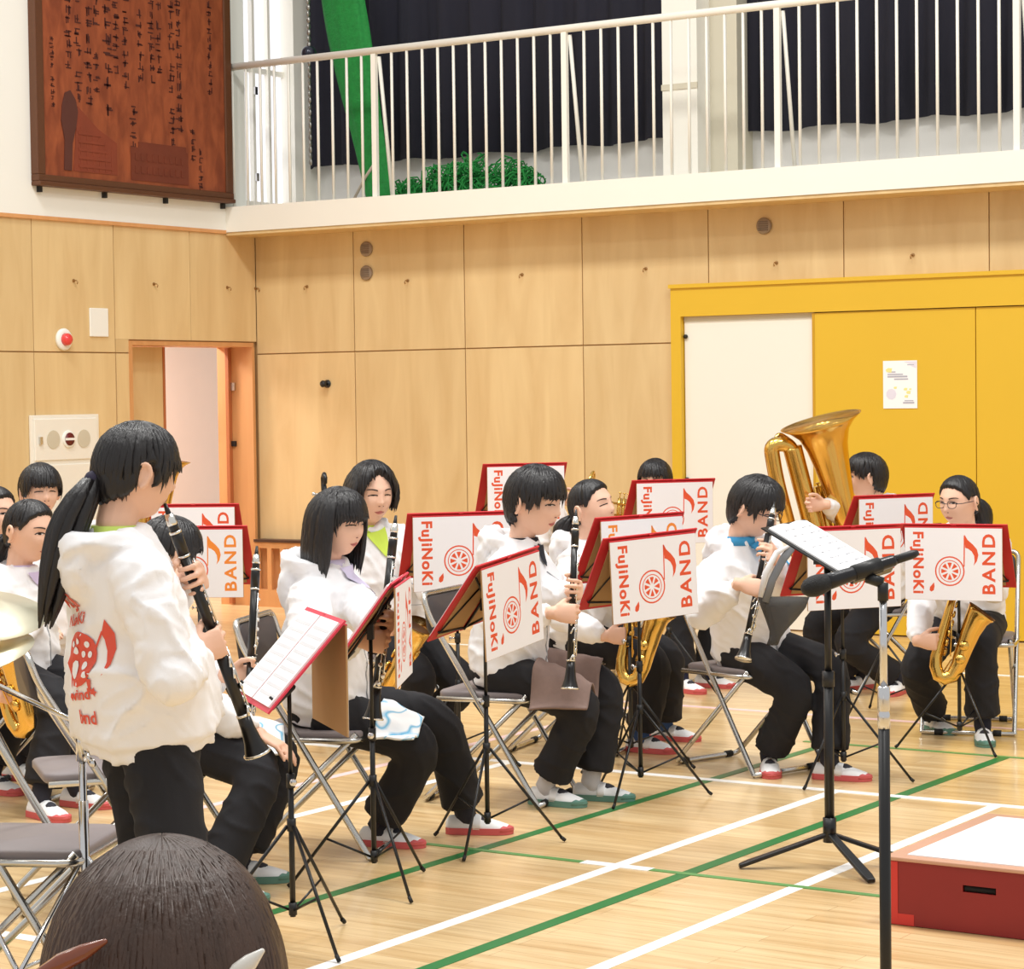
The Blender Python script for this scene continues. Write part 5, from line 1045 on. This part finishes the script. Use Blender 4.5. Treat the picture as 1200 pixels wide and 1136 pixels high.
# 1 standing girl with ponytail
T_, B_ = U(193, 590, 5.60), U(301, 882, 5.72); u_ = (T_ - B_).normalized()
clarinet(T_, B_, adir(35), 'black clarinet played by the standing girl with a ponytail')
P1 = person('standing girl with long ponytail in printed white hoodie playing a clarinet', FL(158, 5.62), 26, U(158, 556, 5.58), 32, pitch=-8,
    feet=[(G(132, 1222), 30), (G(208, 1258), 22)], standing=True, s=1.0, style='bangs', eyes=.5, vox=.0045, shirt=(206, 226, 110), collar=False, bangs=.02,
    hands=dict(R=dict(at=mix(T_, B_, .55), u=u_, hd=adir(30) + V((0, 0, .5)), pole=V((0, 0, -1)) + adir(-75) * 1.1), L=dict(at=mix(T_, B_, .30), u=u_, hd=adir(-50))), tail=dict(len=.36, dir=adir(185), h=-.025, thick=1.35))
def back_print(P):
    S, L, oh = P['S'], P['L'], P['onhood']; PRN = mat('red_hoodie_print', (222, 84, 66)); c0 = .385
    def q(u, v, o=.0035): return oh(c0 + v / L, u + .05, o, -1)
    def disc(mb, cu, cv, r0, r1=0, n=22, o=.0035, rings=4):
        rs = [r1 + (r0 - r1) * k / rings for k in range(rings + 1)]; vs = []; fs = []
        for r in rs:
            for k in range(n): a = 2 * PI * k / n; vs.append(q(cu + max(r, .0005) * math.cos(a), cv + max(r, .0005) * 1.15 * math.sin(a), o))
        for i in range(rings):
            for k in range(n): j = (k + 1) % n; fs.append((i * n + k, i * n + j, (i + 1) * n + j, (i + 1) * n + k))
        mb.add(vs, fs)
    mb = MB(); put_text(mb, 'FuJi', .05, lambda x, y: q(-.07 + x, .095 + y + .25 * x), .0015); mb.build('printed_lettering', PRN, P['hood'])['kind'] = 'stuff'
    mb = MB(); put_text(mb, 'NoKi', .038, lambda x, y: q(-.07 + x, .062 + y + .3 * x), .001); mb.build('printed_lettering', PRN, P['hood'])['kind'] = 'stuff'
    mb = MB(); put_text(mb, 'wind', .038, lambda x, y: q(-.03 + x, -.105 + y + .2 * x), .001); mb.build('printed_lettering', PRN, P['hood'])['kind'] = 'stuff'
    mb = MB(); put_text(mb, 'bnd', .046, lambda x, y: q(-.01 + x, -.158 + y + .1 * x), .001); mb.build('printed_lettering', PRN, P['hood'])['kind'] = 'stuff'
    mb = MB(); disc(mb, 0, 0, .056)
    for k in range(3): mb.add([q(-.04 + k * .04, -.04), q(-.028 + k * .04, -.04), q(-.03 + k * .04, -.075 + .012 * (k % 2)), q(-.036 + k * .04, -.07)], [(0, 1, 2, 3)])
    mb.build('printed_note_head', PRN, P['hood'])
    for cu, cv, r in ((-.015, -.028, .019), (-.03, .03, .007), (-.005, .042, .007), (.022, .036, .007), (-.012, .018, .008), (.012, .012, .007), (.034, .014, .007), (.025, -.012, .008), (.038, -.03, .007)):
        mb = MB(); disc(mb, cu, cv, r, 0, 10, .0055, 1); mb.build('print_dot', HOOD, P['hood'])
    mb = MB(); fl = [(.072, .10), (.088, .065), (.095, .03), (.092, -.005), (.082, -.03), (.082, 0), (.077, .025), (.066, .05), (.06, .065)]
    mb.add([q(u, v) for u, v in fl], [(0, 1, 7, 8), (1, 2, 6, 7), (2, 3, 5, 6), (3, 4, 5)]); mb.add([q(.06, .07), q(.066, .072), q(.05, .03), q(.044, .03)], [(0, 1, 2, 3)]); mb.build('printed_note_flag', PRN, P['hood'])
    mb = MB(); mb.add([q(.058 + (.013 if k % 2 == 0 else .006) * math.cos(k * PI / 5), -.07 + (.013 if k % 2 == 0 else .006) * math.sin(k * PI / 5)) for k in range(10)], [tuple(range(10))]); mb.build('printed_star', PRN, P['hood'])
back_print(P1)
# 2 seated clarinet player behind her
T_, B_ = U(301, 640, 7.45), U(289, 884, 7.38); u_ = (T_ - B_).normalized()
clarinet(T_, B_, adir(-20), 'black clarinet held upright over a white towel')
P2 = person('seated clarinet player half hidden behind the standing girl, towel on lap', FL(190, 7.55), 4, U(196, 652, 7.55), 25, pitch=-12,
    feet=[(G(297, 1034), 3), (G(268, 1058), 0)], style='boy', shoe='green', vox=.0055,
    hands=dict(L=dict(at=mix(T_, B_, .63), u=u_, hd=adir(10)), R=dict(at=U(322, 878, 7.35), pn=V((0, 0, -1)), hd=adir(-15) + V((0, 0, -.5)), curl=.3)))
chair(FL(188, 7.55), 4, 'steel folding chair under the half hidden clarinet player')
# 3 girl with bob hair
T_, B_ = U(464, 604, 7.55), U(436, 853, 7.50); u_ = (T_ - B_).normalized()
clarinet(T_, B_, adir(-40), 'black clarinet resting on lap of the girl with bob hair')
P3 = person('seated girl with black bob hair and lilac shirt under white hoodie', FL(372, 8.0), -14, U(396, 614, 7.93), -36, pitch=-8,
    feet=[(G(560, 977), -6), (G(458, 992), -18)], style='bangs', bob=dict(z=-.165, open=1.2, out=.004), bangs=.035, shirt=(208, 200, 226), shirt_v=.2, eyes=.35, shoe='red', vox=.005,
    hands=dict(R=dict(at=mix(T_, B_, .60), u=u_, hd=adir(5)), L=dict(at=mix(T_, B_, .50), u=u_, hd=adir(-60))))
chair(FL(366, 8.0), -12, 'steel folding chair under the girl with bob hair')
# 4 saxophone player in lime shirt
saxophone(U(455, 815, 9.9), V((0, 0, .85)) + adir(0) * .5, adir(-105), 'gold alto saxophone on lap of the player in lime shirt')
person('seated saxophone player with short parted hair and lime shirt', FL(452, 10.35), -52, U(435, 580, 10.2), -62, pitch=-6,
    feet=[(G(500, 872), -50), (G(470, 880), -70)], style='part', hs=1.14, bob=dict(z=-.055, open=1.15, out=.004, curl=.5), shirt=(206, 232, 90), shirt_v=.24, eyes=.4, shoe='red', vox=.005,
    hands=dict(R=dict(at=U(462, 735, 9.95), u=V((0, 0, 1)), hd=adir(-20)), L=dict(at=U(528, 708, 9.9), u=adir(30) + V((0, 0, .3)), hd=adir(-80))))
chair(FL(450, 10.38), -52, 'steel folding chair under the player in lime shirt')
# 5 boy with brown cloth
T_, B_ = U(675, 597, 8.6), U(668, 803, 8.52); u_ = (T_ - B_).normalized()
clarinet(T_, B_, adir(-25), 'black clarinet standing on the brown cloth of the boy')
P5 = person('seated boy with short black hair, clarinet upright, brown cloth on lap', FL(586, 8.95), -22, U(626, 590, 8.9), -33, pitch=-9,
    feet=[(G(706, 938), -14), (G(652, 944), -28)], style='boy', hs=1.13, shirt=(30, 34, 44), eyes=.55, shoe='green', sock=(206, 206, 212), vox=.0048,
    hands=dict(R=dict(at=mix(T_, B_, .60), u=u_, hd=adir(5)), L=dict(at=mix(T_, B_, .46), u=u_, hd=adir(-70))))
chair(FL(580, 8.97), -22, 'steel folding chair under the boy with brown cloth')
# 6 girl with closed eyes
saxophone(U(724, 800, 9.75), V((0, 0, 1)) + adir(0) * .2, adir(-30), 'gold alto saxophone behind the boy with brown cloth')
person('seated girl with closed eyes and tied back hair between the lettered banners', FL(672, 10.15), -22, U(694, 596, 10.1), -38, pitch=10, roll=8,
    feet=[(G(790, 868), -25), (G(762, 882), -30)], style='back', hs=1.06, eyes=.05, shoe='red', sock=(56, 84, 132), shirt=(236, 236, 240), tail=dict(len=.12, dir=adir(180), h=-.02), vox=.0055,
    hands=dict(R=dict(at=U(732, 745, 9.75), u=V((0, 0, 1)), hd=adir(-10)), L=dict(at=U(738, 700, 9.75), u=V((0, 0, 1)), hd=adir(-70))))
chair(FL(668, 10.18), -22, 'steel folding chair under the girl with closed eyes')
# 7 player mostly hidden by banner, in front of the yellow post
trumpet(U(764, 596, 12.25), adir(-150) + V((0, 0, .15)), 'gold trumpet held up behind the banner by the white door leaf')
person('seated player hidden behind a banner near the white door leaf', FL(772, 12.6), -60, U(768, 566, 12.5), -110, pitch=-4,
    feet=[(G(838, 806), -30), (G(806, 812), -50)], style='short', shoe='red', sock=(30, 34, 60), vox=.007, detail=True,
    hands=dict(R=dict(at=U(758, 598, 12.2), u=V((0, 0, 1)), hd=adir(160)), L=dict(at=U(752, 602, 12.15), u=V((0, 0, 1)), hd=adir(-60))))
chair(FL(774, 12.65), -60, 'steel folding chair under the player hidden by a banner near white door')
# 8 boy with glasses
T_, B_ = U(908, 588, 9.25), U(872, 768, 9.05); u_ = (T_ - B_).normalized()
clarinet(T_, B_, adir(-40), 'black clarinet played by the boy with glasses')
person('seated boy with glasses and blue shirt looking down while playing clarinet', FL(876, 9.62), -52, U(884, 596, 9.45), -35, pitch=-22,
    feet=[(G(985, 914), -22), (G(902, 908), -92)], style='boy', hs=1.06, shirt=(60, 150, 200), eyes=.3, glasses=True, shoe='red', vox=.005,
    hands=dict(R=dict(at=mix(T_, B_, .58), u=u_, hd=adir(0)), L=dict(at=mix(T_, B_, .34), u=u_, hd=adir(-120))))
chair(FL(872, 9.64), -50, 'steel folding chair under the boy with glasses')
# 9 tuba player
tuba(U(962, 494, 11.6), V((0, 0, 1)) + adir(180) * .26 + adir(-90) * .10, adir(5), 'large gold tuba with upright bell in front of the yellow door', 1.07)
person('seated tuba player in front of the yellow door', FL(1030, 12.1), -165, U(1016, 560, 12.05), 176, pitch=-2,
    feet=[(G(1050, 814), -120), (G(1004, 808), -150)], style='short', shoe='red', vox=.0055,
    hands=dict(R=dict(at=U(950, 592, 11.55), u=V((0, 0, 1)), hd=adir(175), pole=V((0, 0, -1)) + adir(-90)), L=dict(at=U(985, 600, 11.75), u=V((0, 0, 1)), hd=adir(170))))
chair(FL(1034, 12.12), -165, 'steel folding chair under the tuba player')
# 10 girl with glasses and saxophone
saxophone(U(1090, 796, 10.1), V((0, 0, 1)) + adir(0) * .28, adir(-15) + V((0, 0, .2)), 'gold alto saxophone held by the girl with glasses')
person('seated girl with glasses and tied hair holding a saxophone by yellow door', FL(1132, 10.6), -112, U(1124, 589, 10.5), -138, pitch=-6,
    feet=[(G(1153, 872), -95), (G(1100, 858), -70)], style='back', hs=1.02, glasses=True, eyes=.6, shoe='green', sock=(30, 34, 50), shirt=(238, 238, 240), tail=dict(len=.17, dir=adir(20), h=.0), vox=.005,
    hands=dict(R=dict(at=U(1098, 752, 10.1), u=V((0, 0, 1)), hd=adir(-30)), L=dict(at=U(1116, 690, 10.1), u=V((0, 0, 1)), hd=adir(-140))))
chair(FL(1136, 10.65), -105, 'steel folding chair under the girl with glasses')
# 11-13 players at the doorway side
person('seated boy with short hair in the rear row by the hydrant cabinet', FL(40, 10.25), -55, U(47, 578, 10.2), -62, style='boy', eyes=.35, vox=.006, feet=[(G(70, 872), -50), (G(40, 884), -60)])
chair(FL(38, 10.3), -55, 'steel folding chair in the rear row by the hydrant cabinet')
saxophone(U(20, 866, 8.75), V((0, 0, 1)) + adir(170) * .3, adir(-40), 'gold alto saxophone held by the girl with slicked dark hair')
person('seated girl with slicked back dark hair and lilac shirt', FL(10, 9.15), -22, U(34, 624, 9.1), -32, pitch=-8, style='back', hs=1.08, eyes=.75, shirt=(206, 190, 220), shirt_v=.2, tail=dict(len=.16, dir=adir(180), h=-.03), vox=.005,
    feet=[(G(100, 946), -30), (G(56, 960), -45)], hands=dict(R=dict(at=U(26, 815, 8.75), u=V((0, 0, 1)), hd=adir(0)), L=dict(at=U(22, 770, 8.75), u=V((0, 0, 1)), hd=adir(-40))))
chair(FL(6, 9.18), -22, 'steel folding chair under the girl with slicked back hair')
person('seated girl with dark hair beside the girl with slicked back hair', FL(-30, 9.7), -25, U(-6, 604, 9.6), -35, style='back', eyes=.7, vox=.006, feet=[(G(30, 915), -30), (G(0, 930), -35)])
chair(FL(-34, 9.72), -25, 'steel folding chair at the edge beside the slicked hair girl')
# players hidden behind the front row
trombone(U(669, 606, 12.3), adir(-120) + V((0, 0, -.9)), 'gold trombone beside the banner against the wood wall', adir(0))
person('seated trombone player hidden behind the banner against the wood wall', FL(628, 12.9), -80, U(622, 578, 12.8), -85, style='short', vox=.007, feet=[(G(640, 800), -75), (G(612, 800), -90)],
    hands=dict(R=dict(at=U(664, 585, 12.35), u=V((0, 0, 1)), hd=adir(-60)), L=dict(at=U(655, 590, 12.4), u=V((0, 0, 1)), hd=adir(-40))))
chair(FL(628, 12.95), -80, 'steel folding chair under the trombone player')
tuba(U(196, 540, 11.9), V((0, 0, 1)) + adir(0) * .12, adir(20), 'small gold baritone horn behind the standing girl', .62)
person('seated horn player hidden behind the standing girl near the doorway', FL(158, 12.3), -70, U(156, 585, 12.2), -70, style='short', vox=.007, feet=[(G(175, 810), -70), (G(145, 815), -80)],
    hands=dict(R=dict(at=U(182, 625, 11.9), u=V((0, 0, 1)), hd=adir(-20)), L=dict(at=U(172, 632, 11.95), u=V((0, 0, 1)), hd=adir(-40))))
chair(FL(158, 12.35), -70, 'steel folding chair under the horn player near the doorway')
# 14 viewer in the foreground
V14 = person('viewer with brown hair and hairpins seen from behind in the foreground', FL(190, 1.66), 90, U(192, 1196, 1.64), 92, pitch=-4, style='bangs', hairm=HAIRB, hs=1.0, vox=.006, detail=False, tuft_n=260, tuft_r=.0030)
chair(FL(190, 1.62), 90, 'steel folding chair under the viewer in the foreground')
# loose chairs
chair(FL(22, 5.98), -8, 'empty steel folding chair behind the chrome cymbal stand')
chair(FL(104, 7.2), 18, 'empty steel folding chair between the slicked hair girl and the standing girl')

# hairpins of the viewer
for (px, py, d, col, lab) in ((84, 1122, 1.545, (128, 62, 34), 'amber hair clip on the brown hair of the foreground viewer'), (286, 1133, 1.545, (226, 222, 214), 'pale hair clip on the brown hair of the foreground viewer')):
    p = U(px, py, d); mb = MB(); a = adir(0) * (.022 if px < 200 else .012) + V((0, 0, .010)); mb.tube([p - a, p - a * .3 + adir(-90) * .004, p + a * .4 + adir(-90) * .003, p + a], [.003, .0065, .0055, .002], 8, round_end=True)
    tag(mb.build('hair_clip', mat('clip_%d' % px, col, .2, var=.1, coat=.5), None, True), lab, 'hair clip')
# cloths on laps
def drape(P, cx, cy, wx, wy, rot, name, lab, m, drop=.10):
    """cloth laid over the lap, following what lies beneath"""
    n, k = 26, 20; hz = P['hip'].z; z = [[0] * (k + 1) for _ in range(n + 1)]; xy = [[None] * (k + 1) for _ in range(n + 1)]
    for i in range(n + 1):
        for j in range(k + 1):
            u, v = (i / n - .5) * wx, (j / k - .5) * wy; x = cx + u * math.cos(rot) - v * math.sin(rot); y = cy + u * math.sin(rot) + v * math.cos(rot)
            h = P['tb'].ray_cast(V((x, y, hz + .4)), V((0, 0, -1))); zz = h[0].z if h[0] is not None else hz - drop
            z[i][j] = max(zz, hz - drop); xy[i][j] = (x, y)
    for it in range(4):
        z2 = [r[:] for r in z]
        for i in range(n + 1):
            for j in range(k + 1):
                nb_ = [z[a][b] for a in range(max(0, i - 1), min(n, i + 1) + 1) for b in range(max(0, j - 1), min(k, j + 1) + 1)]
                z2[i][j] = max(z[i][j], sum(nb_) / len(nb_))
        z = z2
    vs = [(xy[i][j][0], xy[i][j][1], z[i][j] + .010 + .003 * math.sin(i * .7 + j * .4)) for i in range(n + 1) for j in range(k + 1)]
    fs = [(i * (k + 1) + j, (i + 1) * (k + 1) + j, (i + 1) * (k + 1) + j + 1, i * (k + 1) + j + 1) for i in range(n) for j in range(k)]
    mb = MB(); mb.add(vs, fs); o = mb.build(name, m, None, True); o.matrix_world = P['W']; q = o.modifiers.new('s', 'SOLIDIFY'); q.thickness = .008; q.offset = 1
    return tag(o, lab, 'cloth')
TOW = bpy.data.materials.new('white_towel_blue_print'); TOW.use_nodes = True; nt = TOW.node_tree; b = nt.nodes['Principled BSDF']; b.inputs['Roughness'].default_value = .9
tc = nt.nodes.new('ShaderNodeTexCoord'); nz = nt.nodes.new('ShaderNodeTexNoise'); nz.inputs['Scale'].default_value = 11; nz.inputs['Detail'].default_value = 1; cr = nt.nodes.new('ShaderNodeValToRGB')
cr.color_ramp.elements[0].position = .48; cr.color_ramp.elements[0].color = lin((244, 246, 248)); cr.color_ramp.elements[1].position = .56; cr.color_ramp.elements[1].color = lin((244, 246, 248))
e_ = cr.color_ramp.elements.new(.52); e_.color = lin((96, 180, 220)); nt.links.new(tc.outputs['Object'], nz.inputs['Vector']); nt.links.new(nz.outputs[0], cr.inputs[0]); nt.links.new(cr.outputs[0], b.inputs['Base Color'])
drape(P2, .10, .27, .20, .22, .1, 'lap_towel', 'white towel with blue pattern on lap of the half hidden clarinet player', TOW, .09)
drape(P3, .10, .30, .15, .14, .0, 'lap_towel', 'pale towel on the knee of the girl with bob hair', TOW, .1)
drape(P5, .06, .28, .32, .22, .15, 'lap_cloth', 'grey brown cloth draped over lap of the boy with clarinet', mat('brown_lap_cloth', (134, 112, 104), .95, var=.1, vscale=(60, 60, 60)), .13)
# black tuner on the near folder
mb = MB(); p = U(330, 818, 6.50); rbox(mb, (0, 0, 0), (.035, .10, .012), .012, align(V((0, 0, 1)) * .75 + adir(198) * .66, adir(110)).to_3x3())
o = mb.build('pencil_case', BLACKP, None, True); o.location = p; tag(o, 'small black case with clear stripes on the pink red folder', 'case')
# dark mesh bag at the stand of the boy with glasses
MESHB = mat('dark_mesh_fabric', (52, 50, 48), .6, var=.3, vscale=(200, 200, 200), alpha=.82)
mgb = empty('mesh_bag', 'dark grey mesh bag hanging beside the boy with glasses', 'bag', U(915, 752, 9.02))
c0 = U(915, 752, 9.02)
mb = MB(); rings = []
for i, (px, py, wd, dp) in enumerate(((918, 700, .098, .030), (918, 712, .085, .032), (915, 726, .058, .03), (911, 740, .03, .022), (908, 748, .022, .018), (905, 756, .022, .02))):
    c = U(px, py, 9.02) - c0; rings.append([c + adir(-5) * (wd * math.cos(2 * PI * k / 24) * (1 + .06 * math.sin(k * 2.1))) + adir(-95) * (dp * math.sin(2 * PI * k / 24)) for k in range(24)])
mb.loft(rings); mb.build('pouch', MESHB, mgb, True)
mb = MB(); mb.tube([U(891, 700, 9.0) - c0, U(897, 672, 9.0) - c0, U(910, 648, 9.0) - c0, U(925, 640, 9.05) - c0], [.010, .013, .011, .006], 8); mb.build('strap', mat('pale_bag_strap', (214, 214, 216), .6, var=.06), mgb, True)
mb = MB(); mb.tube([U(897, 706, 9.0) - c0, U(905, 680, 9.0) - c0, U(918, 655, 9.02) - c0, U(928, 642, 9.05) - c0], [(.016, .004)] * 4, 8); mb.build('side_band', mat('grey_bag_band', (110, 112, 116), .5, var=.1), mgb, True)
# string bass standing behind the girl with bob hair
DBW = wood_mat('bass_varnish', (104, 52, 24), (140, 74, 34), .3, (4, 4, 1), 3.0, .5)
tp = U(379, 556, 10.9); bb0 = V((tp.x, tp.y, 0)); k_ = tp.z / 1.25
sb = empty('string_bass', 'dark string bass standing behind the girl with bob hair, scroll visible', 'string bass', bb0, arz(-75)); sb.scale = (k_, k_, k_)
ol = [(.0, .10), (.10, .105), (.17, .14), (.20, .21), (.19, .28), (.15, .34), (.125, .40), (.125, .45), (.145, .50), (.155, .56), (.145, .63), (.10, .70), (.04, .735), (.0, .74)]
ol = ol + [(-x, z) for x, z in ol[-2:0:-1]]
mb = MB(); mb.prism(ol, lambda u, v, h: (u, -.05 + h, v), .10); bevel(sharp(mb.build('body', DBW, sb), 50), .008)
mb = MB(); mb.tube([(0, .07, .70), (0, .045, .95), (0, .035, 1.09)], [(.02, .014), (.016, .012), (.014, .012)], 10, flat=(1, 0, 0)); mb.build('neck', DBW, sb, True)
mb = MB(); mb.tube([(0, .085, .52), (0, .06, .95), (0, .05, 1.08)], [(.024, .006), (.018, .005), (.015, .005)], 8, flat=(1, 0, 0)); mb.build('fingerboard', GREN, sb, True)
mb = MB(); mb.tube([(0, .035, 1.08), (0, .025, 1.15), (0, .0, 1.20), (0, -.01, 1.235), (0, .02, 1.25), (0, .045, 1.235), (0, .045, 1.21), (0, .025, 1.205), (0, .022, 1.22)], [.014, .016, .014, .012, .012, .011, .010, .008, .006], 10); mb.build('scroll', GREN, sb, True)
for z, sx in ((1.11, 1), (1.13, -1), (1.155, 1), (1.175, -1)):
    mb = MB(); mb.tube([(0, .02, z), (sx * .045, .02, z)], .004, 6); mb.ell((sx * .052, .02, z), (.010, .005, .010), None, 8, 6); mb.build('tuning_peg', SILVER, sb, True)
for q in range(4):
    mb = MB(); mb.tube([((q - 1.5) * .011, .11, .33), ((q - 1.5) * .011, .118, .42), ((q - 1.5) * .006, .055, 1.09)], .0012, 5); mb.build('string', SILVER, sb)
mb = MB(); mb.tube([(0, 0, .1), (0, 0, .004)], .006, 8); mb.build('endpin', SILVER, sb, True)
mb = MB(); mb.bb((-.045, .05, .40), (.045, .056, .47)); mb.bb((-.04, .056, .45), (.04, .112, .456)); mb.build('bridge', CARD, sb)
mb = MB(); mb.tube([(-.16, -.02, .008), (-.16, -.14, .05), (0, -.12, .30), (.16, -.14, .05), (.16, -.02, .008)], .009, 8); mb.tube([(0, -.12, .30), (0, -.25, .008)], .009, 8); mb.build('rest_stand', BLACK, sb, True)
